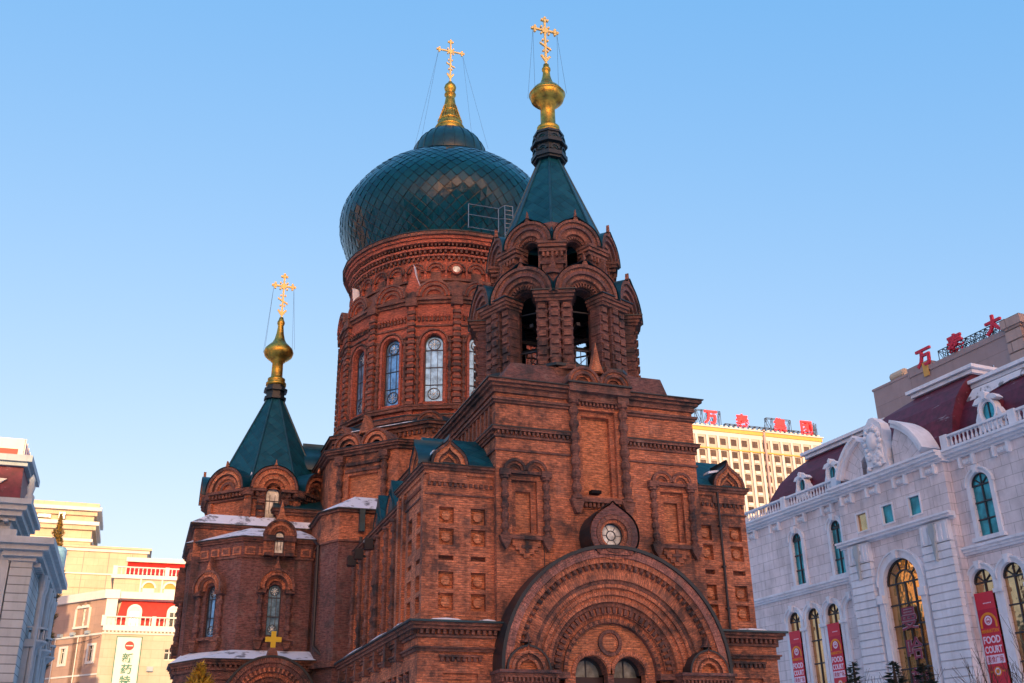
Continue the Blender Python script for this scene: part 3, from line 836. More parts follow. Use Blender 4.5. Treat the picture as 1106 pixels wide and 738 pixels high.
# round window in its keyhole hood above the arch
ro = MB()
RC, RZ = 15.95, 9.93
shape = [(math.cos(R(a)) , math.sin(R(a))) for a in range(-50, 59, 9)]
shape += [(.33, 1.0), (.12, 1.12), (0, 1.25)] ; shape = shape + [(-x, z) for x, z in reversed(shape[:-1])]
ro.extrude(PF, [(RC + x, RZ + z) for x, z in shape], 0, 1.0, 'tealdark', front=False)
for (x0, z0), (x1, z1) in zip(shape, shape[1:]):
    def ci(x, z): l = math.hypot(x, z); return (RC + x / l * .72, RZ + z / l * .72)
    ro.poly([PF(RC + x0 * .95, RZ + z0 * .95, .95), PF(RC + x1 * .95, RZ + z1 * .95, .95), PF(*ci(x1, z1), .95), PF(*ci(x0, z0), .95)], 'old')
ro.arch(PF, RC, RZ, .56, .93, .0, .90, 'brick', 0, 360, 36)
ro.arch(PF, RC, RZ, .56, .70, .6, .96, 'trim', 0, 360, 32); ro.arch(PF, RC, RZ, .44, .56, .3, .84, 'brick', 0, 360, 32)
rose = ro.build('round_window', church)
mb = MB(); mb.poly([PF(RC + .5 * math.cos(R(a)), RZ + .5 * math.sin(R(a)), .62) for a in range(0, 360, 12)], 'paleglass')
mb.arch(PF, RC, RZ, .40, .46, .62, .68, 'lead', 0, 360, 28); mb.arch(PF, RC, RZ, .16, .19, .62, .65, 'lead', 0, 360, 16)
for a in range(0, 360, 60): mb.tube(PF(RC + .19 * math.cos(R(a)), RZ + .19 * math.sin(R(a)), .63), PF(RC + .44 * math.cos(R(a)), RZ + .44 * math.sin(R(a)), .63), .012, 'lead', 4)
mb.build('glass_pane', rose)

# ---- finials and crosses
def cross(name, parent, x, y, z0, z1, arm, gilt='goldleaf', F0=None):
    """orthodox cross with trefoil ends, facing -Y"""
    mb = MB(); F = Frame(x, y, 1, 0, 0, -1); t = .05; H = z1 - z0; zb = z0 + H * .73
    mb.box(F, -t, t, z0, z1 - .2, -.05, .05, gilt, True)
    mb.box(F, -arm + .15, arm - .15, zb - t, zb + t, -.048, .048, gilt, True)
    def disc(u, z, r):
        mb.extrude(F, [(u + r * math.cos(R(a)), z + r * math.sin(R(a))) for a in range(0, 360, 45)], -.06, .06, gilt)
        mb.poly([F(u + r * math.cos(R(a)), z + r * math.sin(R(a)), -.06) for a in range(0, 360, 45)], gilt)
    for (u, z, du, dz) in ((0, z1 - .17, 0, 1), (arm - .17, zb, 1, 0), (-arm + .17, zb, -1, 0)):
        disc(u, z, .11); disc(u + du * .14, z + dz * .14, .075); disc(u + dz * .15 , z + du * .15, .07); disc(u - dz * .15, z - du * .15, .07)
    disc(0, zb, .19)
    for sx in (-1, 1):
        for sz in (-1, 1): disc(sx * .2, zb + sz * .2, .06)
    # slanted foot bar
    a = .3
    mb.extrude(F, [(-a, z0 + H * .40 + .12), (-a, z0 + H * .40 + .22), (a, z0 + H * .40 - .12), (a, z0 + H * .40 - .22)], -.045, .045, gilt)
    mb.extrude(F, [(-.28, z0 + H * .16 + .1), (-.2, z0 + H * .16 + .16), (0, z0 + H * .12 + .05), (.2, z0 + H * .16 + .16), (.28, z0 + H * .16 + .1), (.0, z0 + H * .06)], -.045, .045, gilt)
    for u, z in ((-.12, z0 + H * .3), (.12, z0 + H * .3), (-.13, z0 + H * .52), (.13, z0 + H * .52)): disc(u, z, .055)
    return mb.build(name, parent)
def guys(parent, x, y, z, arm, rb, zb):
    mb = MB()
    for sx in (-1, 1):
        for sy in (-1, 1):
            mb.tube((x + sx * arm, y, z), (x + sx * rb, y + sy * rb * .6, zb), .008, 'lead', 3)
    mb.build('guy_wire', parent)

# ---- main dome and drum
drum = MB()
P16 = ngon(CX, DY, 6.38, 16)
for k in range(16):
    F = facing(CX, DY, 6.38, 22.5 * k); h = 6.38 * math.tan(math.pi / 16)
    drum.wall(F, -h, h, 19.3, 27.0, [(-.52, .52, 20.75, 24.2, True, None, .34)], 'drum_brick', n=14)
    drum.arch(F, 0, 24.2, .56, .70, 0, .1, 'drum_brick', 0, 180, 14); drum.arch(F, 0, 24.2, .76, .84, 0, .15, 'trim', 0, 180, 14)
    for u in (-.63, .63):
        drum.box(F, u - .07, u + .07, 20.6, 24.2, 0, .1, 'drum_brick')
    for u in (-.9, .9):
        column(drum, F, u, .03, bead_profile(20.5, 24.6, .12, 8), 'trim')
    drum.teeth(F, -.95, .95, 25.55, 25.75, 0, .12, 9, 'trim', .5)
    drum.teeth(F, -.95, .95, 25.75, 25.9, 0, .18, 9, 'drum_brick', .5)
    drum.box(F, -1.05, 1.05, 25.2, 25.28, 0, .08, 'trim')
    # corner pilaster with blocks
    Fc = facing(CX, DY, 6.38 / math.cos(math.pi / 16), 22.5 * k + 11.25)
    drum.box(Fc, -.17, .17, 19.6, 26.6, -.15, .12, 'drum_brick')
    for z in range(17): drum.box(Fc, -.23, .23, 20.2 + z * .36, 20.38 + z * .36, -.15, .2, 'trim')
    drum.box(Fc, -.33, .33, 26.45, 26.95, -.15, .26, 'trim')
    # kokoshniks ring
    drum.nested(F, 0, 26.98, ROUND, [1.02, .9, .82, .68, .58, .44], [.38, .3, .34, .2, .25, .1], ['trim', 'drum_brick'], -.3)
bands(drum, P16, [(19.3, 19.55, .25), (19.55, 19.8, .45), (19.8, 19.86, .5, 'tealdark'), (20.25, 20.42, .22, 'trim'), (20.42, 20.5, .28), (26.6, 26.78, .12), (26.78, 26.97, .26)])
for k in range(8):      # tall gables above alternate corners
    F = facing(CX, DY, 6.42, 45 * k + 33.75)
    drum.extrude(F, [(-.55, 27.4), (.55, 27.4), (.12, 28.5), (0, 29.2), (-.12, 28.5)], -.4, .05, 'drum_brick', 'snow' if k in (0, 1, 7) else 'trim')
# upper ring of niches and bracket courses
drum.loft(offset(P16, .2), 26.98, ngon(CX, DY, 6.0, 16), 28.2, 'trim')
UP = ngon(CX, DY, 5.95, 32)
drum.prism(UP, 27.9, 31.2, 'drum_brick', cap=False)
for k in range(32):
    F = facing(CX, DY, 5.95, 11.25 * k)
    drum.nested(F, 0, 28.85, ROUND, [.56, .48, .40, .30], [.22, .12, .16, .04], ['trim', 'drum_brick'], 0)
    drum.box(F, -.30, .30, 28.35, 28.85, 0, .04, 'dark' if False else 'trim')
    drum.teeth(F, -.58, .58, 29.62, 29.82, 0, .16, 4, 'trim', .45)
    drum.teeth(F, -.44, .72, 30.02, 30.2, 0, .26, 4, 'trim', .45)
    drum.teeth(F, -.58, .58, 30.42, 30.58, 0, .34, 5, 'trim', .45)
    Fc = facing(CX, DY, 5.98, 11.25 * k + 5.625); drum.box(Fc, -.06, .06, 28.2, 28.95, 0, .16, 'drum_brick')
bands(drum, UP, [(28.2, 28.34, .2, 'trim'), (29.82, 29.94, .2, 'drum_brick'), (30.2, 30.34, .32, 'drum_brick'), (30.58, 30.8, .46, 'drum_brick'), (30.8, 31.0, .56, 'drum_brick'), (31.0, 31.2, .70, 'trim'), (31.2, 31.26, .74, 'tealdark')])
dr = drum.build('drum', church)
for k in list(range(0, 16)):
    F = facing(CX, DY, 6.38, 22.5 * k)
    church_window('window', dr, F, 0, 20.75, 24.2, 1.04, -.26)
F = facing(CX, DY, 5.95, 11.25)
mb = MB(); mb.poly([F(.24 * math.cos(R(a)), 28.95 + .24 * math.sin(R(a)), .2) for a in range(0, 360, 20)], 'paleglass'); mb.arch(F, 0, 28.95, .22, .33, .04, .24, 'drum_brick', 0, 360, 18); mb.build('oculus', dr)

# dome of lozenge plates
DP = [(5.85, 31.3), (6.3, 32.3), (6.78, 33.4), (7.07, 34.5), (6.96, 35.6), (6.42, 36.6), (5.65, 37.6), (4.7, 38.42), (3.6, 39.1), (2.5, 39.75)]
def prof_at(t):
    t = t * (len(DP) - 1); i = min(int(t), len(DP) - 2); f = t - i
    p = [DP[max(0, i - 1)], DP[i], DP[i + 1], DP[min(len(DP) - 1, i + 2)]]
    out = []
    for c in (0, 1):
        a, b, cc, d = (q[c] for q in p)
        out.append(.5 * ((2 * b) + (-a + cc) * f + (2 * a - 5 * b + 4 * cc - d) * f * f + (-a + 3 * b - 3 * cc + d) * f ** 3))
    return out
# arc-length-like spacing proportional to radius keeps lozenges in shape
NA = 60
ts = [0.0]
while ts[-1] < 1:
    t0_ = ts[-1]; r_, z_ = prof_at(t0_); r2, z2 = prof_at(min(1, t0_ + .01)); ds = math.hypot(r2 - r_, z2 - z_) / .01
    ts.append(t0_ + (math.pi * r_ / NA) * 1.05 / ds)
k_ = 1 / ts[-1]; ts = [t_ * k_ for t_ in ts]
dm = MB()
base = MB()
def dpt(row, j, off=0):
    r_, z_ = prof_at(ts[row]); a = 2 * math.pi * (j + (.5 if row % 2 else 0)) / NA
    return Vector((CX + (r_ + off) * math.cos(a), DY + (r_ + off) * math.sin(a), z_))
rnd = random.Random(3)
for row in range(1, len(ts) - 1):
    for j in range(NA):
        o_ = 0 if row % 2 == 0 else 1
        lo_, hi_ = dpt(row - 1, j), dpt(row + 1, j)
        if row % 2:  # neighbours in the odd rows
            l_, r2_ = dpt(row, j - 1), dpt(row, j); lo_, hi_ = dpt(row - 1, j), dpt(row + 1, j)
        else:
            l_, r2_ = dpt(row, j), dpt(row, j + 1); lo_, hi_ = dpt(row - 1, j), dpt(row + 1, j)
        c_ = (lo_ + hi_ + l_ + r2_) / 4
        nrm = (Vector((c_.x - CX, c_.y - DY, 0)).normalized())
        tilt = [nrm * rnd.uniform(-.014, .014) for _ in range(4)]
        q = [lo_ + nrm * .03 + tilt[0], r2_ + tilt[1], hi_ + tilt[2] - nrm * .0, l_ + tilt[3]]
        dm.poly([tuple(v) for v in q], 'dome', [(0, 0), (1, 0), (1, 1), (0, 1)])
# closing triangles at both ends
for j in range(NA):
    a, b, c_ = dpt(0, j), dpt(0, j + 1), dpt(1, j)
    dm.poly([tuple(a), tuple(b), tuple(c_)], 'dome', [(0, 0), (1, 0), (1, 1)])
dm.lathe(CX, DY, [(r_ - .12, z_) for r_, z_ in DP], 44, 'tealdark')
dm.lathe(CX, DY, [(2.48, 39.6), (2.56, 39.74), (2.6, 39.95), (2.56, 40.35), (2.45, 40.9), (2.2, 41.42), (1.85, 41.88), (1.42, 42.25), (1.02, 42.5)], 44, 'capmetal')
for k in range(22):
    a = 2 * math.pi * k / 22; q = [(2.61, 39.95), (2.57, 40.35), (2.46, 40.9), (2.22, 41.42), (1.87, 41.88), (1.44, 42.25)]
    for p0, p1 in zip(q, q[1:]): dm.tube((CX + p0[0] * math.cos(a), DY + p0[0] * math.sin(a), p0[1]), (CX + p1[0] * math.cos(a), DY + p1[0] * math.sin(a), p1[1]), .03, 'capmetal', 4)
dm.lathe(CX, DY, [(6.6, 31.24), (6.6, 31.3), (6.2, 31.36), (6.1, 31.4)], 44, 'tealdark')
dome = dm.build('dome', church)
mb = MB()
mb.lathe(CX, DY, [(.98, 42.35), (1.03, 42.5), (1.0, 42.75), (.93, 43.05), (.82, 43.4), (.68, 43.8), (.54, 44.25), (.42, 44.8), (.33, 45.4), (.28, 45.6), (.4, 45.7), (.4, 45.8), (.26, 45.9), (.3, 46.0), (.38, 46.15), (.42, 46.35), (.36, 46.55), (.22, 46.7), (.14, 46.85), (0, 46.9)], 24, 'gold')
for z, q in ((42.9, 1.0), (43.5, .82), (44.3, .55)): mb.lathe(CX, DY, [(q - .04, z - .07), (q + .03, z), (q - .04, z + .07)], 24, 'gold')
for k in range(16):
    a = 2 * math.pi * k / 16; mb.tube((CX + .84 * math.cos(a), DY + .84 * math.sin(a), 43.35), (CX + .42 * math.cos(a), DY + .42 * math.sin(a), 44.8), .04, 'gold', 4)
mb.build('finial', dome)
cross('cross', dome, CX, DY, 46.85, 50.5, 1.0)
guys(dome, CX, DY, 49.3, .9, 2.3, 40.9)
# maintenance rail and ladder at the dome's foot
mb = MB()
F = facing(CX, DY, 6.9, 0)
for z in (31.35, 32.2, 32.9): mb.tube(F(-.75, z, 0), F(1.1, z, 0), .025, 'steel')
for u in (-.75, 1.1): mb.tube(F(u, 31.3, 0), F(u, 32.9, 0), .025, 'steel')
for u in (1.45, 1.95):
    mb.tube(F(u, 27.2, .15), F(u, 33.1, .15), .025, 'steel')
for i in range(20): mb.tube(F(1.45, 27.4 + i * .3, .15), F(1.95, 27.4 + i * .3, .15), .015, 'steel', 4)
mb.tube(F(1.1, 32.9, 0), F(1.45, 33.1, .15), .02, 'steel'); mb.tube(F(1.1, 32.2, 0), F(1.45, 32.2, .15), .02, 'steel')
mb.build('ladder_and_rail', dr)

# ---- crossing body below the drum
cb_ = MB()
def oct_irr(dm_, dd, hw_):
    """square arms at distance dm_, diagonal faces at distance dd and half width hw_"""
    s2 = math.sqrt(.5); pts = []
    for q in (225, 315, 45, 135):
        n_ = (math.cos(R(q)), math.sin(R(q))); t_ = (-n_[1], n_[0])
        for s_ in (-1, 1): pts.append((CX + n_[0] * dd + t_[0] * hw_ * s_, DY + n_[1] * dd + t_[1] * hw_ * s_))
    return pts
OC = oct_irr(0, 8.7, 2.1)
ef = edge_frames(OC)
for i, (F, L) in enumerate(ef):
    if i % 2 == 0:      # diagonal faces
        cb_.wall(F, 0, L, 6, 17.4, [(1.2, L - 1.2, 12.2, 16.3, False, 'inset', .2)], 'brick')
        for u in (.75, L - .75):
            column(cb_, F, u, .1, bead_profile(11.8, 17.0, .17, 8), 'trim'); cb_.box(F, u - .25, u + .25, 17.0, 17.35, 0, .32, 'trim')
        cb_.box(F, 1.05, L - 1.05, 16.45, 16.6, 0, .1, 'trim'); cb_.box(F, 1.05, L - 1.05, 16.8, 16.95, 0, .14, 'trim')
        for u in (L / 2 - .85, L / 2 + .85):
            cb_.nested(F, u, 17.72, ROUND, [.86, .74, .66, .50, .40, .26], [.34, .22, .3, .14, .18, -.3], ['trim', 'brick', 'brick', 'trim', 'brick', 'dark'], -.9)
        cb_.extrude(F, [(L / 2 - .3, 18.5), (L / 2 + .3, 18.5), (L / 2, 19.5)], -.6, .1, 'brick')
    else:
        cb_.poly([F(0, 6, 0), F(L, 6, 0), F(L, 17.4, 0), F(0, 17.4, 0)], 'brick')
bands(cb_, OC, [(17.36, 17.5, .16), (17.5, 17.62, .28), (17.62, 17.72, .38), (17.72, 17.76, .42, 'tealdark')])
O8 = ngon(CX, DY, 7.2, 8)
cb_.loft(offset(OC, .3), 17.77, ngon(CX, DY, 7.2, 8), 18.9, 'tealdark')
cb_.prism(O8, 17.6, 19.0, 'brick'); bands(cb_, O8, [(18.75, 18.95, .12), (18.95, 19.1, .26), (19.1, 19.15, .32, 'tealdark')])
for i, (F, L) in enumerate(edge_frames(O8)):
    cb_.extrude(F, [(1.0, 19.152), (L - .6, 19.152), (L - 1.2, 19.2), (1.4, 19.2)], -.3, .3, 'snow')
    cb_.teeth(F, 0.1, L - .1, 18.5, 18.72, 0, .12, 20, 'trim')
for q in range(8):
    F = facing(CX, DY, 7.3, 45 * q + 22.5)
    cb_.nested(F, 0, 19.12, ROUND, [.72, .6, .48, .34], [.22, .14, .18, .06], ['trim', 'brick'], -.7)
cb_.loft(ngon(CX, DY, 7.1, 8), 19.16, ngon(CX, DY, 6.4, 8), 19.9, 'tealdark')
# teal gablets at the drum's foot
for q in range(4):
    F = facing(CX, DY, 8.2, 90 * q); cb_.nested(F, 0, 17.75, OGEE, [1.2, 1.0, .8, .6], [.3, .2, .12, .05], ['teal', 'brick', 'trim'], -1.0)
cross_body = cb_.build('crossing_walls', church)

# arms: nave link and transepts
ar = MB()
ar.prism(rect(11.3, 20.6, 43.0, 50.5), 6, 15.2, 'brick'); bands(ar, rect(11.3, 20.6, 43.0, 50.5), [(15.0, 15.15, .12), (15.15, 15.3, .24), (15.3, 15.34, .3, 'tealdark')])
ar.loft(rect(11.1, 20.8, 43.0, 50.5), 15.35, [(15.95, 43.0), (15.95, 43.0), (15.95, 50.5), (15.95, 50.5)], 17.2, 'teal')
tr = rect(5.9, 26.0, 53.55, 60.2)
ar.prism(tr, 0, 14.9, 'brick')
ar.prism(rect(10, 22, 61.2, 70), 0, 13.5, 'brick'); ar.loft(rect(9.8, 22.2, 61, 70.2), 13.5, [(16, 63), (16, 63), (16, 68), (16, 68)], 15.5, 'teal')
bands(ar, tr, [(14.6, 14.75, .1), (14.75, 14.9, .22), (14.9, 14.94, .28, 'tealdark')])
ar.loft(offset(tr, .2), 14.95, [(5.9, 56.8), (26, 56.8), (26, 56.8), (5.9, 56.8)], 17.0, 'teal')
ar.build('transept_walls', church)
# corner chapel between aisle and transept with snowy roof
cc = MB()
CP = [(8.42, 49.0), (9.6, 49.0), (12, 49.0), (12, 54), (7.75, 54), (7.75, 50.2)]
cc.prism(CP, 0, 12.45, 'old', cap=False); cc.prism(CP, 12.45, 13.95, 'brick', cap=False)
bands(cc, CP, [(12.4, 12.5, .08), (13.85, 13.98, .12), (13.98, 14.04, .2, 'tealdark'), (6.6, 6.85, .2)])
cc.poly([(*p, 14.05) for p in CP], 'tealdark')
cc.loft(offset(CP, .15), 14.05, [(9.3, 50), (9.8, 50.0), (11, 50), (11, 53), (9.2, 53), (9.1, 50.8)], 14.9, 'snow', cap=True)
chapel = cc.build('corner_chapel', church)
mb = MB()
mb.box(SOUTH(49.0), 9.36, 9.62, 12.9, 14.0, 0, .3, 'teal', True)
mb.tube((9.45, 48.7, 12.6), (9.45, 48.7, 12.0), .08, 'blackmetal', 6); mb.build('rain_hopper', chapel)

# ---- bell tower
bt = MB()
# lower tier
A1 = 3.1; z0, z1 = 17.1, 20.0
h = A1 * math.tan(math.pi / 8)
for k in range(8):
    F = facing(CX, TY, A1, 45 * k)
    bt.wall(F, -h, h, 16.6, 21.6, [(-.5, .5, 17.2, 20.3, True, None, .6)], 'old')
    for u in (-.72, .72):       # shafts beside the opening
        bt.box(F, u - .13, u + .13, 17.2, 20.0, 0, .12, 'sooty')
        for i in range(6): bt.box(F, u - .16, u + .16, 17.3 + i * .48, 17.52 + i * .48, 0, .15, 'old')
    Fc = facing(CX, TY, A1 / math.cos(math.pi / 8), 45 * k + 22.5)
    for u, dd in ((0, .2), (-.52, 0.06), (.52, 0.06)):
        bt.box(Fc, u - .22, u + .22, 17.05, 20.0, -.5, dd, 'old')
        for i in range(7):
            zz = 17.2 + i * .42
            bt.box(Fc, u - .15, u + .15, zz, zz + .24, dd, dd + .1, 'trim')
            bt.box(Fc, u - .25, u + .25, zz + .26, zz + .36, -.4, dd + .03, 'old')
    # capital of the pier
    for zz, e_, dd in ((20.0, .78, .28), (20.12, .84, .36), (20.26, .9, .44)):
        bt.extrude(Fc, [(-e_, zz), (e_, zz), (e_, zz + .135), (-e_, zz + .135)], -.6, dd, 'trim')
    bt.box(Fc, -.95, .95, 20.4, 20.45, -.6, .5, 'tealdark')
    bt.box(Fc, -.8, .8, 16.9, 17.1, -.6, .34, 'trim'); 
    # kokoshnik above the opening
    bt.nested(F, 0, 20.38, ROUND, [1.38, 1.26, 1.16, 1.0, .9, .78], [.62, .5, .58, .42, .48, .3], ['trim', 'sooty', 'sooty', 'trim', 'sooty', 'sooty'][:6] , -.2) if False else None
    for r1, r0_, d, mt in ((1.42, 1.28, .52, 'trim'), (1.28, 1.14, .42, 'sooty'), (1.14, 1.0, .46, 'old'), (1.0, .9, .34, 'trim'), (.9, .78, .36, 'sooty'), (.78, .66, .22, 'sooty'), (.66, .505, .12, 'trim')):
        bt.arch(F, 0, 20.33, r0_, r1, -.1, d, mt, 0, 180, 22)
    bt.arch_teeth(F, 0, 20.32, .51, .68, .1, .24, 13, 'trim', 8, 172, .5)
    bt.extrude(F, [(-.2, 21.66), (.2, 21.66), (.07, 21.9), (0, 22.25), (-.07, 21.9)], .34, .5, 'sooty')
    # gablet between kokoshniks
    bt.extrude(Fc, [(-.42, 21.1), (.42, 21.1), (.1, 21.95), (0, 22.5), (-.1, 21.95)], -.8, -.15, 'trim')
    bt.extrude(Fc, [(-.22, 21.2), (.22, 21.2), (0, 22.1)], -.3, -.08, 'old')
bt.prism(ngon(CX, TY, 3.3), 16.3, 16.95, 'trim')
bt.prism(ngon(CX, TY, 3.45), 16.95, 17.02, 'tealdark')
# upper tier
A2 = 2.45; h2 = A2 * math.tan(math.pi / 8)
for k in range(8):
    F = facing(CX, TY, A2, 45 * k)
    bt.wall(F, -h2, h2, 21.3, 24.3, [(-.37, .37, 22.1, 23.1, True, None, .5)], 'old')
    bt.box(F, -.5, .5, 21.98, 22.1, 0, .14, 'trim')
    for u in (-.46, .46): bt.box(F, u - .08, u + .08, 22.1, 23.0, 0, .1, 'sooty')
    Fc = facing(CX, TY, A2 / math.cos(math.pi / 8), 45 * k + 22.5)
    for zz, e_, dd, mt in ((21.6, .5, .12, 'old'), (22.15, .54, .14, 'old'), (22.75, .58, .18, 'trim'), (22.95, .62, .24, 'sooty'), (23.1, .66, .3, 'trim')):
        bt.extrude(Fc, [(-e_, zz), (e_, zz), (e_, zz + .14), (-e_, zz + .14)], -.5, dd, mt)
    bt.box(Fc, -.45, .45, 21.3, 23.1, -.5, .08, 'old'); bt.teeth(Fc, -.5, .5, 22.5, 22.72, 0, .2, 5, 'sooty')
    for r1, r0_, d, mt in ((1.12, 1.0, .40, 'trim'), (1.0, .88, .30, 'sooty'), (.88, .76, .34, 'old'), (.76, .64, .22, 'trim'), (.64, .5, .22, 'sooty'), (.5, .375, .08, 'sooty')):
        bt.arch(F, 0, 23.22, r0_, r1, -.1, d, mt, 0, 180, 20)
    bt.arch_teeth(F, 0, 23.12, .38, .5, .06, .16, 11, 'trim', 5, 175, .5)
    bt.extrude(F, [(-.17, 24.26), (.17, 24.26), (.06, 24.5), (0, 24.9), (-.06, 24.5)], .24, .38, 'sooty')
bt.loft(offset(ngon(CX, TY, A1), .1), 21.4, ngon(CX, TY, A2), 22.0, 'tealdark')
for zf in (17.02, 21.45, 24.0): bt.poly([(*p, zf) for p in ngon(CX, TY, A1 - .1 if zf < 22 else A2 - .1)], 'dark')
tower = bt.build('bell_tower', church)
# teal saddle roofs behind every kokoshnik
for k in range(8):
    for (A_, cz_, r_, d1, d0) in ((A1, 20.33, 1.46, .56, -1.0), (A2, 23.22, 1.16, .43, -1.3)):
        F = facing(CX, TY, A_, 45 * k); sr = MB()
        O = [(r_ * x, cz_ + r_ * z) for x, z in ROUND]
        O = O[:9] + [(0, cz_ + r_ * 1.13)] + O[12:]
        for a, c in zip(O, O[1:]): sr.poly([F(*a, d1), F(*c, d1), F(*c, d0), F(*a, d0)], 'teal')
        sr.build('kokoshnik_roof', tower)
    if k in (0, 1, 2, 7):
        F = facing(CX, TY, A1 / math.cos(math.pi / 8) - .1, 45 * k + 22.5)
        sr = MB(); sr.extrude(F, [(-.12, 20.46), (.12, 20.46), (.03, 20.9), (-.03, 20.9)], -.1, .1, 'snow'); sr.build('snow_cap', tower)
mb = MB(); mb.lathe(CX, TY, [(.0, 19.35), (.18, 19.33), (.32, 19.1), (.38, 18.6), (.5, 18.25), (.68, 17.95), (.66, 17.92), (.4, 18.3), (0, 18.6)], 24, 'blackmetal')
for k in range(4):
    F = facing(CX, TY, 0, 45 * k); mb.box(F, -2.6, 2.6, 19.35, 19.5, -.08, .08, 'blackmetal', True)
mb.build('bell', tower)
for k in range(8):
    mb = MB()
    F = facing(CX, TY, A1 - .4, 45 * k)
    for u in (-.5, -.25, 0, .25, .5): mb.tube(F(u, 17.1, 0), F(u, 18.15, 0), .02, 'lead', 4)
    mb.tube(F(-.55, 18.15, 0), F(.55, 18.15, 0), .035, 'lead', 4)
    mb.tube(F(-.5, 17.1, 0), F(.5, 18.1, 0), .02, 'lead', 4)
    mb.build('belfry_railing', tower)
    mb = MB(); mb.tube(F(-.55, 19.9, 0), F(.55, 19.9, 0), .04, 'blackmetal', 4); mb.build('tie_bar', tower)

def tent(parent, x, y, zb, zt, rb, rt_, steps=1):
    mb = MB()
    mb.loft(ngon(x, y, rb), zb, ngon(x, y, rt_), zt, 'scales')
    A, B = ngon(x, y, rb), ngon(x, y, rt_)
    for a, b in zip(A, B): mb.tube((*a, zb), (*b, zt), .06, 'teal', 6)
    return mb.build('tent_roof', parent)
tt = tent(tower, CX, TY, 23.75, 29.05, 2.5, .52)
mb = MB()
for z0_, z1_, r_ in ((29.0, 29.12, .74), (29.12, 29.34, .82), (29.34, 29.46, .62), (29.46, 29.86, .66), (29.86, 29.98, .84), (29.98, 30.12, .76), (30.12, 30.5, .64), (30.5, 30.62, .7)):
    mb.prism(ngon(CX, TY, r_), z0_, z1_, 'tealdark')
for k in range(8):
    F = facing(CX, TY, .66, 45 * k); mb.nested(F, 0, 30.1, ROUND, [.25, .18, .1], [.12, .06, .02], ['tealdark', 'teal'], -.1)
    mb.nested(F, 0, 29.45, ROUND, [.25, .18, .1], [.12, .06, .02], ['tealdark', 'teal'], -.1)
mb.build('roof_crown', tower)
mb = MB()
mb.lathe(CX, TY, [(.5, 30.62), (.62, 30.66), (.62, 30.8), (.5, 30.86), (.56, 30.95), (.56, 31.05), (.42, 31.15), (.37, 31.22), (.36, 32.3), (.46, 32.36), (.46, 32.46), (.64, 32.54), (.8, 32.7), (.87, 32.93), (.83, 33.14), (.68, 33.36), (.46, 33.52), (.34, 33.72), (.26, 33.95), (.2, 34.2), (.17, 34.5), (.22, 34.55), (.22, 34.65), (.16, 34.7), (.14, 34.9), (.0, 34.95)], 28, 'gold')
mb.lathe(CX, TY, [(.87, 32.98), (.91, 33.02), (.87, 33.07)], 28, 'gold')
mb.build('finial', tower)
cross('cross', tower, CX, TY, 34.85, 37.9, .72)
guys(tower, CX, TY, 36.95, .66, .84, 33.0)

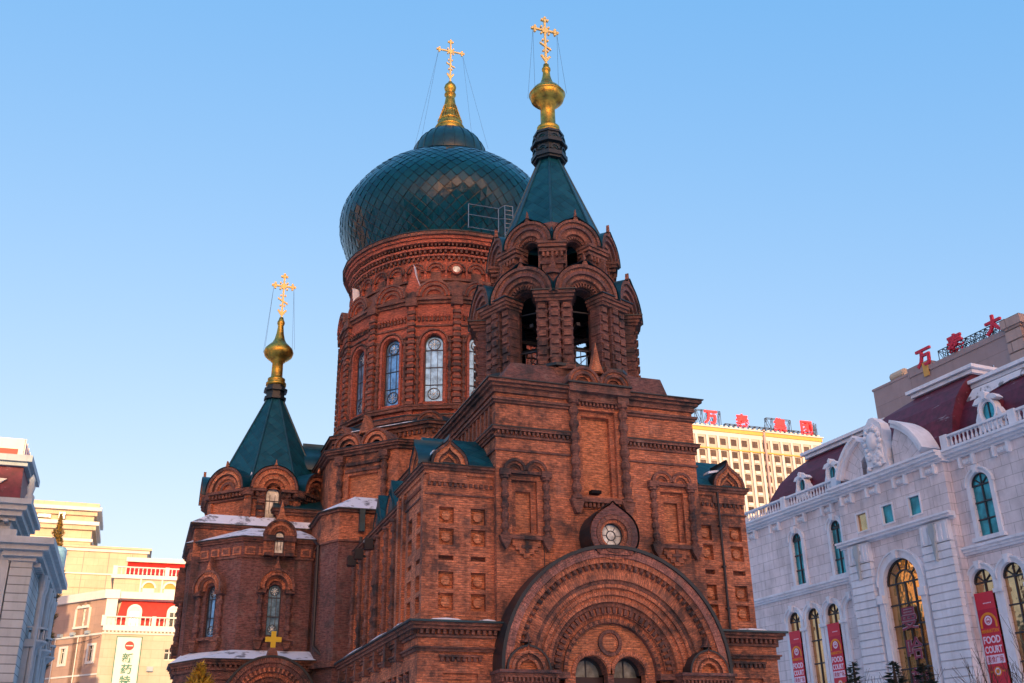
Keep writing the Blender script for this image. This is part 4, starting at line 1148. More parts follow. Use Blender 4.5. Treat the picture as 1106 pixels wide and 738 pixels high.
# ---- transept towers with tent roofs (left one in view, its twin on the far side)
def transept_tower(x, y, win_faces):
    mb = MB(); a = 3.0; hh = a * math.tan(math.pi / 8)
    sq = rect(x - 3.75, x + 3.75, 53.4, 60.3)
    mb.prism(sq, 0, 12.2, 'old', cap=False); mb.prism(sq, 12.2, 13.78, 'brick')
    bands(mb, sq, [(13.62, 13.75, .1), (13.75, 13.83, .2), (13.83, 13.87, .26, 'tealdark')])
    mb.loft(offset(sq, .22), 13.88, ngon(x, y, 3.1, 4, math.pi), 14.45, 'snow')
    for k in range(8):
        F = facing(x, y, a, 45 * k)
        hs = [(-.37, .37, 14.4, 15.75, True, None, .3)] if k in win_faces else []
        mb.wall(F, -hh, hh, 13.5, 16.0, hs, 'brick')
        if k not in win_faces:
            mb.nested(F, 0, 15.92, ROUND, [1.22, 1.1, 1.0, .86, .76, .62, .52, .36], [.5, .4, .46, .32, .36, .22, .26, .12], ['trim', 'brick', 'inset'], -.3)
        else:
            for r1, r0_, d, mt in ((1.22, 1.1, .5, 'trim'), (1.1, .96, .4, 'brick'), (.96, .84, .46, 'inset'), (.84, .7, .34, 'brick'), (.7, .56, .38, 'inset'), (.56, .375, .2, 'brick')):
                mb.arch(F, 0, 15.92, r0_, r1, -.2, d, mt, 0, 180, 20)
            mb.box(F, -.375, .375, 16.15, 16.4, -.2, -.05, 'brick')
            for u in (-.62, .62):
                for i in range(4): mb.box(F, u - .2, u + .2, 14.5 + i * .34, 14.72 + i * .34, 0, .22, 'trim')
                mb.box(F, u - .15, u + .15, 14.4, 15.8, 0, .14, 'brick')
        segs = [(-hh, hh)] if k not in win_faces else [(-hh, -.4), (.4, hh)]
        for s0, s1 in segs:
            mb.box(F, s0, s1, 15.78, 15.92, 0, .42, 'trim'); mb.box(F, s0, s1, 15.42, 15.5, 0, .16, 'trim')
            mb.teeth(F, s0, s1, 15.55, 15.76, 0, .3, max(2, int((s1 - s0) / .22)), 'trim')
        mb.extrude(F, [(-.16, 17.06), (.16, 17.06), (.05, 17.25), (0, 17.5), (-.05, 17.25)], .34, .48, 'inset')
        Fc = facing(x, y, a / math.cos(math.pi / 8), 45 * k + 22.5)
        mb.box(Fc, -.3, .3, 15.6, 15.94, -.4, .3, 'trim'); mb.box(Fc, -.2, .2, 13.9, 15.6, -.4, .08, 'brick')
    tw = mb.build('transept_tower', church)
    for k in win_faces: church_window('window', tw, facing(x, y, a, 45 * k), 0, 14.4, 15.75, .74, -.2, 'paleglass', 1, False)
    for k in range(8):
        sr = MB(); F = facing(x, y, a, 45 * k); O = [(1.26 * c, 15.92 + 1.26 * s_) for c, s_ in ROUND]
        for p, q in zip(O, O[1:]): sr.poly([F(*p, .54), F(*q, .54), F(*q, -1.6), F(*p, -1.6)], 'teal')
        Fc = facing(x, y, a, 45 * k + 22.5)
        if k in (0, 1, 7): sr.extrude(Fc, [(-.2, 16.5), (.25, 16.3), (.3, 16.6), (-.1, 17.0)], -.6, -.2, 'snow')
        sr.build('kokoshnik_roof', tw)
    tent(tw, x, y, 16.4, 22.05, 2.8, .42)
    mb = MB()
    for z0_, z1_, r_ in ((22.0, 22.15, .6), (22.15, 22.5, .5), (22.5, 22.66, .64), (22.66, 22.86, .5)): mb.prism(ngon(x, y, r_), z0_, z1_, 'tealdark')
    mb.build('roof_crown', tw)
    mb = MB()
    mb.lathe(x, y, [(.4, 22.86), (.58, 22.9), (.58, 23.05), (.44, 23.12), (.5, 23.2), (.5, 23.32), (.36, 23.4), (.33, 23.48), (.31, 24.36), (.42, 24.42), (.42, 24.5), (.6, 24.58), (.79, 24.76), (.86, 24.98), (.8, 25.2), (.6, 25.42), (.42, 25.6), (.3, 25.85), (.22, 26.2), (.16, 26.7), (.22, 26.85), (.22, 26.95), (.15, 27.1), (.12, 27.25), (0, 27.3)], 28, 'gold')
    mb.build('finial', tw)
    cross('cross', tw, x, y, 27.15, 30.15, .68); guys(tw, x, y, 29.2, .6, .84, 25.1)
    return tw
transept_tower(5.68, 56.8, (0,))
transept_tower(26.2, 56.8, (0,))

# ---- polygonal apse below the left tent tower
AX, AY, AA = 5.9, 55.6, 4.1
ha = AA * math.tan(math.pi / 8)
APO = ngon(AX, AY, AA)
mb = MB()
for k in range(8):
    F = facing(AX, AY, AA, 45 * k)
    hs = [(-.32, .32, 8.25, 10.36, True, None, .35)] if k in (0, 1, 2, 6, 7) else []
    mb.wall(F, -ha, ha, 6.9, 12.7, hs, 'old')
    if hs:
        mb.nested(F, 0, 10.62, [(1 * .92, -.1)] + OGEE[1:-1] + [(-.92, -.1)], [.01], [.0], ['brick'], 0) if False else None
        for r1, r0_, d, mt in ((.88, .78, .42, 'trim'), (.78, .66, .34, 'brick'), (.66, .56, .38, 'brick'), (.56, .46, .24, 'trim'), (.46, .325, .14, 'brick')):
            mb.arch(F, 0, 10.5, r0_, r1, -.05, d, mt, -12, 192, 20)
        mb.extrude(F, [(-.36, 11.25), (.36, 11.25), (.13, 11.55), (0, 12.05), (-.13, 11.55)], 0, .34, 'trim')
        mb.extrude(F, [(-.2, 11.2), (.2, 11.2), (0, 11.8)], 0, .4, 'brick')
        for u in (-.68, .68):
            column(mb, F, u, .1, bead_profile(8.1, 10.3, .15, 3), 'old'); mb.box(F, u - .22, u + .22, 10.2, 10.42, 0, .34, 'trim')
            mb.box(F, u - .24, u + .24, 7.98, 8.1, 0, .36, 'trim')
            mb.extrude(F, [(u - .2, 7.98), (u - .1, 7.6), (u + .1, 7.6), (u + .2, 7.98)], 0, .28, 'trim')
        mb.box(F, -.5, .5, 8.08, 8.2, 0, .2, 'trim')
    mb.box(F, -ha, ha, 11.9, 11.98, 0, .08, 'trim')
    for i in range(5):
        u = -ha + (i + .5) * 2 * ha / 5
        if k == 0 and i == 2: continue
        mb.box(F, u - .25, u + .25, 12.05, 12.45, 0, .05, 'brick'); mb.box(F, u - .16, u + .16, 12.12, 12.38, .05, .06, 'trim')
bands(mb, APO, [(12.7, 12.8, .1), (12.8, 12.88, .18), (12.88, 12.92, .24, 'tealdark')])
F0_ = facing(AX, AY, AA, 0)
# gable with small arched window breaking the eave
mb.wall(F0_, -.5, .5, 11.95, 13.0, [(-.24, .24, 12.15, 12.95, True, None, .3)], 'brick', d=.3) if False else None
for r1, r0_, d, mt in ((.80, .70, .5, 'trim'), (.70, .58, .42, 'brick'), (.58, .48, .46, 'inset'), (.48, .36, .36, 'brick'), (.36, .245, .3, 'brick')):
    mb.arch(F0_, 0, 12.98, r0_, r1, -1.2, d, mt, 0, 180, 18)
for u in (-.5, .5):
    mb.box(F0_, u - .26, u + .26, 11.98, 12.98, 0, .34, 'brick'); mb.box(F0_, u - .3, u + .3, 12.7, 12.98, 0, .46, 'trim'); mb.box(F0_, u - .2, u + .2, 11.98, 12.14, 0, .44, 'trim')
mb.box(F0_, -.26, .26, 11.98, 12.12, 0, .4, 'trim')
mb.extrude(F0_, [(-.3, 13.62), (.3, 13.62), (.14, 14.05), (0, 14.75), (-.14, 14.05)], -.1, .44, 'inset', 'trim')
apse = mb.build('apse', church)
for k in (0, 1, 2, 6, 7): church_window('window', apse, facing(AX, AY, AA, 45 * k), 0, 8.25, 10.36, .64, -.22, 'glass', 2, True)
church_window('window', apse, F0_, 0, 12.12, 12.98, .48, .12, 'paleglass', 1, False)
mb = MB(); mb.loft(offset(APO, .24), 12.93, ngon(AX, AY + .5, 3.0), 13.72, 'snow'); mb.build('apse_roof', apse)
mb = MB()
LA = [(AX - 4.2, 55), (AX - 4.2, 52.8), (AX - 2.9, 50.3), (AX + 2.9, 50.3), (AX + 2.9, 55)]
LA = LA[::1]
mb.prism(LA, 0, 6.75, 'old', cap=False); 
bands(mb, LA, [(6.1, 6.2, .08), (6.5, 6.62, .12), (6.75, 6.88, .2), (6.88, 6.96, .28), (6.96, 7.0, .34, 'tealdark')])
poly_teeth(mb, LA, 6.62, 6.75, 0, .16, .22)
mb.build('apse_base', apse)
mb = MB(); mb.loft(offset(LA, .3), 7.0, [(AX - 4.0, 55), (AX - 3.9, 53.7), (AX - 1.8, 51.5), (AX + 1.8, 51.5), (AX + 2.9, 55)], 7.55, 'snow', cap=True)
mb.build('apse_base_roof', apse)
# porch arch with painted cross
mb = MB(); QF = SOUTH(49.4)
pc, pz = 5.72, 4.95
mb.arch(QF, pc, pz, 2.02, 2.12, -1.2, .5, 'tealdark', 0, 180, 30)
for r1, r0_, d, mt in ((2.02, 1.8, .45, 'trim'), (1.8, 1.6, .36, 'old'), (1.6, 1.4, .3, 'trim'), (1.4, 1.2, .2, 'brick'), (1.2, 1.0, .1, 'trim')): mb.arch(QF, pc, pz, r0_, r1, -1.0, d, mt, 0, 180, 30)
mb.arch_teeth(QF, pc, pz, 1.42, 1.6, .3, .42, 22, 'brick', 3, 177, .5)
mb.extrude(QF, [(pc - .26, pz + 2.0), (pc + .26, pz + 2.0), (pc + .14, pz + 2.45), (pc - .14, pz + 2.45)], -.4, .4, 'trim')
for s_ in (-1, 1):
    a, b = sorted((pc + s_ * 1.0, pc + s_ * 2.02)); mb.box(QF, a, b, 0, pz, -1.0, .4, 'old')
mb.poly([QF(pc + 1.05 * math.cos(R(a)), pz + 1.05 * math.sin(R(a)), -.1) for a in range(0, 181, 12)], 'brick'); mb.box(QF, pc - 1, pc + 1, 0, pz, -.6, -.3, 'door')
mb.build('side_porch', church)
mb = MB()
c0, c1 = 7.78, .24
mb.extrude(SOUTH(49.2), [(pc + x * .36, c0 + z * .36) for x, z in ((-.3, -1), (.3, -1), (.3, -.3), (1, -.3), (1, .3), (.3, .3), (.3, 1), (-.3, 1), (-.3, .3), (-1, .3), (-1, -.3), (-.3, -.3))], -.05, .07, 'yellow')
mb.build('painted_cross', church)
# downpipe in the corner
mb = MB()
mb.tube((7.6, 51.4, 12.9), (7.65, 50.2, 12.4), .07, 'blackmetal', 6); mb.tube((7.65, 50.0, 7.6), (7.65, 50.2, 12.4), .07, 'blackmetal', 6)
mb.tube((7.65, 50.0, 7.6), (8.25, 49.7, 7.0), .07, 'blackmetal', 6); mb.tube((8.25, 49.7, 0), (8.25, 49.7, 7.0), .07, 'blackmetal', 6)
mb.build('drainpipe', church)

# ================================================================== RIGHT BUILDING (shopping hall)
K = 1.4
az = R(-4.5)
RO = (36 * K, 30 * K)
# u grows away from the camera, d outwards (towards the church)
RF = Frame(RO[0], RO[1], math.sin(az), math.cos(az), -math.cos(az), math.sin(az))
hall = thing('shopping_hall', 'pale pink stone shopping hall with maroon mansard roof and tall arched windows', 'building')
Zk = lambda z: 1.6 + (z - 1.6) * K
S0, S1, P0_, P1_ = -12.0, 33.4, 10.7, 21.1    # wall ends, centre pavilion
mb = MB()
wins_hi = [(27.0, 1.15), (22.4, 1.15), (8.5, 1.5), (3.2, 1.5)]
arches = [28.4, 26.15, 23.9, 21.7] 
archr = [9.75, 7.45, 5.15, 2.85]
def up_hole(u, w_): return (u - w_ / 2, u + w_ / 2, 15.45, 19.45 - w_ / 2 + .05, True, None, .14)
def lo_hole(u, w_): return (u - w_ / 2, u + w_ / 2, 1.2, 13.55 - w_ / 2, True, None, .16)
hU = [up_hole(*x) for x in wins_hi]
for a, b, side in ((P1_, S1, arches), (S0, P0_, archr)):
    hs = [lo_hole(u, 1.45 if side is arches else 1.6) for u in side]
    # split wall at the string course
    if side is arches: hs = [h for h in hs if h[0] > P1_ + .05]
    mb.wall(RF, a, b, 0, 15.0, hs, 'pink'); mb.wall(RF, a, b, 15.0, 21.2, [h for h in hU if a < h[0] < b], 'pink')
PR = .6
mb.wall(RF.shift(0, PR), P0_, P1_, 0, 17.2, [(15.9 - 1.6, 15.9 + 1.6, 1.2, 13.75, True, None, .2)], 'pink', n=20)
mb.wall(RF.shift(0, PR), P0_, P1_, 17.2, 21.2, [(u - .53, u + .53, 17.9, 19.2, False, None, .2) for u in (18.9, 16.3, 13.7)], 'pink')
for u in (P0_, P1_): mb.poly([RF(u, 0, 0), RF(u, 0, PR), RF(u, 21.2, PR), RF(u, 21.2, 0)], 'pink')
# end walls and back
for u in (S0, S1): mb.poly([RF(u, 0, 0), RF(u, 0, -24), RF(u, 21.2, -24), RF(u, 21.2, 0)], 'pink')
mb.poly([RF(S0, 0, -24), RF(S1, 0, -24), RF(S1, 21.2, -24), RF(S0, 21.2, -24)], 'pink')
# rusticated pilasters of the pavilion
for a, b in ((18.35, 20.5), (10.9, 13.4)):
    z = 0.0
    while z < 15.6: mb.box(RF, a, b, z, z + .44, PR, PR + .38, 'white'); z += .52
    mb.box(RF, a + .05, b - .05, 0, 17.0, PR, PR + .28, 'white')
    mb.box(RF, a + .02, b - .02, 15.6, 16.9, PR, PR + .36, 'white')
    for i in range(6):
        uu = a + .2 + i * (b - a - .4) / 5; mb.box(RF, uu - .08, uu + .08, 15.7, 16.8, PR + .36, PR + .44, 'white')
    # carved drop on the capital
    uc = (a + b) / 2
    mb.extrude(RF, [(uc - .2, 16.9), (uc + .2, 16.9), (uc + .28, 16.3), (uc + .12, 15.7), (uc + .1, 14.9), (uc, 14.4), (uc - .1, 14.9), (uc - .12, 15.7), (uc - .28, 16.3)], PR + .3, PR + .58, 'grey')
# strings
for a, b, z, dd in ((P1_, S1 + .3, 15.0, 0), (S0, P0_, 14.85, 0)):
    for k, (h0, h1, p) in enumerate(((0, .16, .16), (.16, .34, .3), (.34, .5, .42))): mb.box(RF, a, b, z + h0 - .3, z + h1 - .3, dd, dd + p, 'white', k < 0)
for h0, h1, p in ((0, .14, .14), (.14, .32, .5), (.32, .46, .62)): mb.box(RF, P0_ - .3, P1_ + .3, 16.95 + h0, 16.95 + h1, PR, PR + p, 'white')
# cornice
for a, b, dd in ((P1_ + .2, S1 + .8, 0), (S0, P0_ - .2, 0), (P0_ - .2, P1_ + .2, PR)):
    for h0, h1, p in ((0, .16, .2), (.16, .34, .42), (.34, .56, .66), (.56, .72, .8)): mb.box(RF, a, b, 20.8 + h0, 20.8 + h1, -1 if h1 > .7 else 0, dd + p, 'white')
    n_ = int((b - a) / 2.6)
    for i in range(n_):      # carved brackets under the cornice
        uc = a + (i + .5) * (b - a) / n_
        for du in (-.55, .55): mb.box(RF, uc + du - .09, uc + du + .09, 20.1, 20.8, 0, dd + .3, 'white')
        mb.box(RF, uc - .4, uc + .4, 20.28, 20.62, 0, dd + .08, 'white')
        for du in (-.28, 0, .28): mb.box(RF, uc + du - .09, uc + du + .09, 20.34, 20.56, dd, dd + .16, 'white')
# roof terrace slab
mb.poly([RF(S0, 21.25, 0), RF(S1, 21.25, 0), RF(S1, 21.25, -24), RF(S0, 21.25, -24)], 'grey')
hw_ = mb.build('hall_walls', hall)

def hall_window(u, w_, z0, zs, d, glassm, fan=True, rows=4, part='window', cols=2, frame='white', surround=.26, key=True, caps=False):
    g = MB(); r = w_ / 2
    arc = [(u + r * math.cos(math.pi * i / 16), zs + r * math.sin(math.pi * i / 16)) for i in range(17)]
    g.poly([RF(x, z, d) for x, z in [(u - r, z0), (u + r, z0)] + arc], glassm)
    b = .045
    for k in range(1, cols): x = u - r + w_ * k / cols; g.box(RF, x - b, x + b, z0, zs, d, d + .08, 'lead')
    for k in range(rows + 1): z = z0 + (zs - z0) * k / rows; g.box(RF, u - r, u + r, z - b, z + b, d, d + .08, 'lead')
    g.arch(RF, u, zs, r - .07, r, d, d + .1, 'lead', n=16)
    if fan == 'ring':
        g.arch(RF, u, zs, r * .5, r * .5 + .07, d, d + .08, 'lead', n=16)
        for a in (36, 72, 108, 144): g.tube(RF(u + r * .52 * math.cos(R(a)), zs + r * .52 * math.sin(R(a)), d + .04), RF(u + r * math.cos(R(a)), zs + r * math.sin(R(a)), d + .04), .04, 'lead', 4)
    elif fan:
        for a in (40, 90, 140): g.tube(RF(u, zs, d + .04), RF(u + r * .97 * math.cos(R(a)), zs + r * .97 * math.sin(R(a)), d + .04), .045, 'lead', 4)
    o = g.build(part, hw_)
    return o
def surround(mb, u, w_, z0, zs, d, band=.26, proud=.14, key=True, imp=None):
    r = w_ / 2
    mb.arch(RF, u, zs, r + .02, r + band, d, d + proud, 'white', n=20); mb.arch(RF, u, zs, r + band, r + band + .1, d, d + proud + .1, 'white', n=20)
    for s_ in (-1, 1):
        a, b = sorted((u + s_ * (r + .02), u + s_ * (r + band + .04))); mb.box(RF, a, b, z0, zs, d, d + proud, 'white')
    if key: mb.extrude(RF, [(u - .12, zs + r - .02), (u + .12, zs + r - .02), (u + .22, zs + r + .5), (u - .22, zs + r + .5)], d, d + proud + .24, 'white')
    if imp: mb.box(RF, u - r - band - .1, u - r, imp - .14, imp + .1, d, d + proud + .12, 'white'); mb.box(RF, u + r, u + r + band + .1, imp - .14, imp + .1, d, d + proud + .12, 'white')
sm = MB()
for u, w_ in wins_hi:
    hall_window(u, w_, 15.45, 19.45 - w_ / 2 + .05, -.12, 'tealglass', True, 3)
    surround(sm, u, w_, 15.45, 19.5 - w_ / 2, 0, .28)
    sm.box(RF, u - w_ / 2 - .5, u + w_ / 2 + .5, 15.2, 15.45, 0, .3, 'white')
for u in arches[:4]:
    if u - .72 > P1_ + .05 or True:
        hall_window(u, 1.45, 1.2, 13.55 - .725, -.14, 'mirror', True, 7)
        surround(sm, u, 1.45, 1.2, 13.55 - .725, 0, .3, .16, True, 12.15)
for u in archr:
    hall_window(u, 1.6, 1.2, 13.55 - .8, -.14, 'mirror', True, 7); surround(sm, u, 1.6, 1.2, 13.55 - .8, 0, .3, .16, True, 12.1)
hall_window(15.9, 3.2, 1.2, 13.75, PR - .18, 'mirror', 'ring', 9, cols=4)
surround(sm, 15.9, 3.2, 1.2, 13.75, PR, .5, .24, True, 12.7)
for s_ in (-1, 1):
    uc = 15.9 + s_ * 1.95; sm.box(RF, uc - .3, uc + .3, 12.55, 13.1, PR, PR + .5, 'white'); sm.box(RF, uc - .24, uc + .24, .5, 12.55, PR, PR + .34, 'white')
sm.build('window_surrounds', hw_)
for u in (18.9, 16.3, 13.7):
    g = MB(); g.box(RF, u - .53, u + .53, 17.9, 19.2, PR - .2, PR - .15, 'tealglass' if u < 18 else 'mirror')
    for a, b, z0_, z1_ in ((u - .62, u - .5, 17.82, 19.28), (u + .5, u + .62, 17.82, 19.28)): g.box(RF, a, b, z0_, z1_, PR - .18, PR + .04, 'white')
    g.box(RF, u - .5, u + .5, 19.17, 19.28, PR - .18, PR + .04, 'white'); g.box(RF, u - .5, u + .5, 17.82, 17.92, PR - .18, PR + .06, 'white')
    g.build('window', hw_)

# balustrades: rails and posts, each baluster run one part
def balustrade(F, u0, u1, z0, z1, d, parent, mt='white', step=.34, post=4.6):
    g = MB()
    g.box(F, u0, u1, z0, z0 + .12, d - .16, d + .16, mt, True); g.box(F, u0, u1, z1 - .14, z1, d - .18, d + .18, mt, True)
    n_ = max(1, int((u1 - u0) / post))
    for i in range(n_ + 1):
        u = u0 + (u1 - u0) * i / n_; g.box(F, u - .28, u + .28, z0 + .004, z1 + .06, d - .22, d + .22, mt, True)
    n_ = int((u1 - u0) / step); H = z1 - z0
    for i in range(n_):
        u = u0 + (i + .5) * (u1 - u0) / n_; x, y, _ = F(u, 0, d)
        g.lathe(x, y, [(.06, z0 + .12), (.11, z0 + H * .32), (.05, z0 + H * .6), (.09, z1 - .14)], 6, mt, smooth=False)
    return g.build('balustrade', parent)
balustrade(RF, P1_ + .3, S1 + .5, 21.52, 22.5, .25, hw_)
balustrade(RF, S0, P0_ - .3, 21.52, 22.5, .25, hw_)

# mansard roofs
def mansard(a, b, prof, depth, name, farhip=True, nearhip=True, capz=None, captrim=True, hf=1.0):
    g = MB(); rings = []
    for ins, z in prof:
        ua = a + (ins if nearhip else 0); ub = b - (ins * hf if farhip else 0)
        rings.append(([RF(ua, 0, -ins)[:2], RF(ub, 0, -ins)[:2], RF(ub, 0, -depth + ins)[:2], RF(ua, 0, -depth + ins)[:2]], z))
    for (A, za), (B, zb) in zip(rings, rings[1:]): g.loft(A, za, B, zb, 'maroon')
    A, za = rings[-1]
    if captrim:
        A2 = [RF(a + (prof[-1][0] if nearhip else 0) - .3, 0, -prof[-1][0] + .3)[:2], RF(b - (prof[-1][0] * hf if farhip else 0) + .3, 0, -prof[-1][0] + .3)[:2],
              RF(b - (prof[-1][0] * hf if farhip else 0) + .3, 0, -depth + prof[-1][0] - .3)[:2], RF(a + (prof[-1][0] if nearhip else 0) - .3, 0, -depth + prof[-1][0] - .3)[:2]]
        g.prism(A2, za, za + .25, 'white'); c_ = [Vector(p) for p in A2]; g.prism([tuple(v * 1.0) for v in c_], za + .25, za + .3, 'grey')
        g.prism(offset(list(reversed(A2)) if False else A2, .25) if (A2[1][0] - A2[0][0]) * (A2[2][1] - A2[1][1]) - (A2[1][1] - A2[0][1]) * (A2[2][0] - A2[1][0]) > 0 else [tuple(v) for v in reversed(offset(list(reversed(A2)), .25))], za + .3, za + .55, 'white')
    else: g.poly([(*p, za) for p in A], 'maroon')
    return g.build(name, hall)
PFL = [(.8, 21.3), (.95, 22.4), (1.25, 23.5), (1.75, 24.6), (2.5, 25.6), (3.3, 26.3)]
r1 = mansard(P1_ - 2, S1 - .4, PFL, 22, 'mansard_roof', True, False, hf=1.5)
r2 = mansard(S0, P0_ + 2, [(p, z) for p, z in PFL], 22, 'mansard_roof', False, True)
r3 = mansard(P0_ - .4, P1_ + 1.6, [(.3, 21.4), (.4, 22.8), (.75, 24.2), (1.4, 25.5), (2.3, 26.6), (3.4, 27.5)], 20, 'mansard_roof', True, False, hf=2.1)
sn = MB()
sn.extrude(RF, [(S0 + 2, 25.9), (9.5, 25.9), (10.2, 25.3), (9.8, 24.5), (8.6, 25.2), (6.5, 25.5), (4, 25.55), (S0 + 2, 25.7)], -2.6, -2.2, 'snow')
sn.build('roof_snow', r2)

def dormer(u, z, s, d, parent):
    g = MB(); E_ = [(u + .62 * s * math.cos(R(a)), z + .78 * s * math.sin(R(a))) for a in range(0, 360, 20)]
    g.poly([RF(x, y, d) for x, y in E_], 'tealglass')
    for k, (i0, i1, dd) in enumerate(((1.0, 1.22, .16), (1.22, 1.45, .28))):
        for j in range(18):
            a, b = R(j * 20), R(j * 20 + 20)
            pts = [(u + .62 * s * i0 * math.cos(a), z + .78 * s * i0 * math.sin(a)), (u + .62 * s * i1 * math.cos(a), z + .78 * s * i1 * math.sin(a)),
                   (u + .62 * s * i1 * math.cos(b), z + .78 * s * i1 * math.sin(b)), (u + .62 * s * i0 * math.cos(b), z + .78 * s * i0 * math.sin(b))]
            g.extrude(RF, pts, d - .3, d + dd, 'white')
    g.box(RF, u - 1.0 * s, u + 1.0 * s, z - 1.5 * s, z - .95 * s, d - .6, d + .25, 'white')
    for s_ in (-1, 1): g.extrude(RF, [(u + s_ * .8 * s, z - 1.0 * s), (u + s_ * 1.35 * s, z - 1.0 * s), (u + s_ * 1.25 * s, z - .4 * s), (u + s_ * 1.0 * s, z + .1 * s), (u + s_ * .85 * s, z - .2 * s)], d - .3, d + .2, 'white')
    for s_ in (-1, 1): g.extrude(RF, [(u + s_ * .1 * s, z + 1.05 * s), (u + s_ * .8 * s, z + .75 * s), (u + s_ * 1.25 * s, z + .8 * s), (u + s_ * .9 * s, z + 1.2 * s), (u + s_ * .4 * s, z + 1.3 * s)], d - .3, d + .3, 'white')
    g.extrude(RF, [(u - .16 * s, z + 1.0 * s), (u + .16 * s, z + 1.0 * s), (u + .26 * s, z + 1.45 * s), (u, z + 1.7 * s), (u - .26 * s, z + 1.45 * s)], d - .2, d + .36, 'white')
    g.box(RF, u - .035, u + .035, z - .76 * s, z + .76 * s, d, d + .06, 'lead')
    # body running back into the roof
    g.box(RF, u - .8 * s, u + .8 * s, z - 1.2 * s, z + .8 * s, d - 2.4, d - .3, 'maroon')
    g.build('dormer', parent)
dormer(26.4, 23.3, .66, -.85, r1); dormer(22.6, 23.3, .70, -.75, r1); dormer(7.3, 23.4, .82, -.75, r2); dormer(2.2, 23.4, .82, -.75, r2)
# broken pediment with cartouche
pcu, pzz, pr_ = 15.95, 20.4, 4.5
for a0, a1 in ((20, 66), (114, 160)):
    g = MB()
    g.arch(RF, pcu, pzz, pr_ - .3, pr_, -.4, 1.15, 'white', a0, a1, 14); g.arch(RF, pcu, pzz, pr_, pr_ + .22, -.6, 1.3, 'white', a0, a1, 14)
    g.arch(RF, pcu, pzz, pr_ - 1.5, pr_ - .3, -.2, .85, 'pink', a0 + 2, a1, 14)
    # tympanum fill down to the cornice
    lo_a, hi_a = (a0, a1) if a0 < 90 else (a0, a1)
    arc = [(pcu + (pr_ - 1.5) * math.cos(R(a)), pzz + (pr_ - 1.5) * math.sin(R(a))) for a in range(a0 + 2, a1 - 12 if a0 < 90 else a1, 6)]
    if len(arc) > 1:
        for p, q in zip(arc, arc[1:]): g.poly([RF(p[0], 21.5, .84), RF(q[0], 21.5, .84), RF(q[0], max(21.5, q[1]), .84), RF(p[0], max(21.5, p[1]), .84)], 'pink')
    g.build('pediment', hw_)
g = MB(); cu_ = 15.95
out = [(-1.15, 21.52), (1.15, 21.52), (1.0, 22.2), (1.1, 22.9), (.85, 23.6), (.98, 24.3), (.8, 24.9), (.45, 25.2), (.2, 25.45), (-.2, 25.45), (-.45, 25.2), (-.8, 24.9), (-.98, 24.3), (-.85, 23.6), (-1.1, 22.9), (-1.0, 22.2)]
g.extrude(RF, [(cu_ + x, z) for x, z in out], .3, 1.15, 'white')
g.extrude(RF, [(cu_ + x * .75, 23.3 + (z - 23.3) * .8) for x, z in out], 1.15, 1.3, 'white')
x_, y_, _ = RF(cu_, 0, 1.25)
def blob(g, u, z, ru, rz, d, h, mt, n=12):
    rings = 4
    for i in range(rings):
        t0_, t1_ = i / rings * math.pi / 2, (i + 1) / rings * math.pi / 2
        for j in range(n):
            a, b = 2 * math.pi * j / n, 2 * math.pi * (j + 1) / n
            q = [RF(u + ru * math.cos(t0_) * math.cos(a), z + rz * math.cos(t0_) * math.sin(a), d + h * math.sin(t0_)), RF(u + ru * math.cos(t0_) * math.cos(b), z + rz * math.cos(t0_) * math.sin(b), d + h * math.sin(t0_)),
                 RF(u + ru * math.cos(t1_) * math.cos(b), z + rz * math.cos(t1_) * math.sin(b), d + h * math.sin(t1_)), RF(u + ru * math.cos(t1_) * math.cos(a), z + rz * math.cos(t1_) * math.sin(a), d + h * math.sin(t1_))]
            g.poly(q if i < rings - 1 else q[:3], mt, None, True)
blob(g, cu_, 23.7, .5, .72, 1.3, .3, 'white')
for i in range(14):
    a = 2 * math.pi * i / 14; blob(g, cu_ + .72 * math.cos(a), 23.6 + 1.05 * math.sin(a), .2, .22, 1.28, .2, 'white', 7)
for i in range(16):
    rr = random.Random(i); blob(g, cu_ + rr.uniform(-.75, .75), rr.uniform(21.8, 22.7), .2, .2, 1.28, .18, 'white', 7)
g.build('cartouche', hw_)

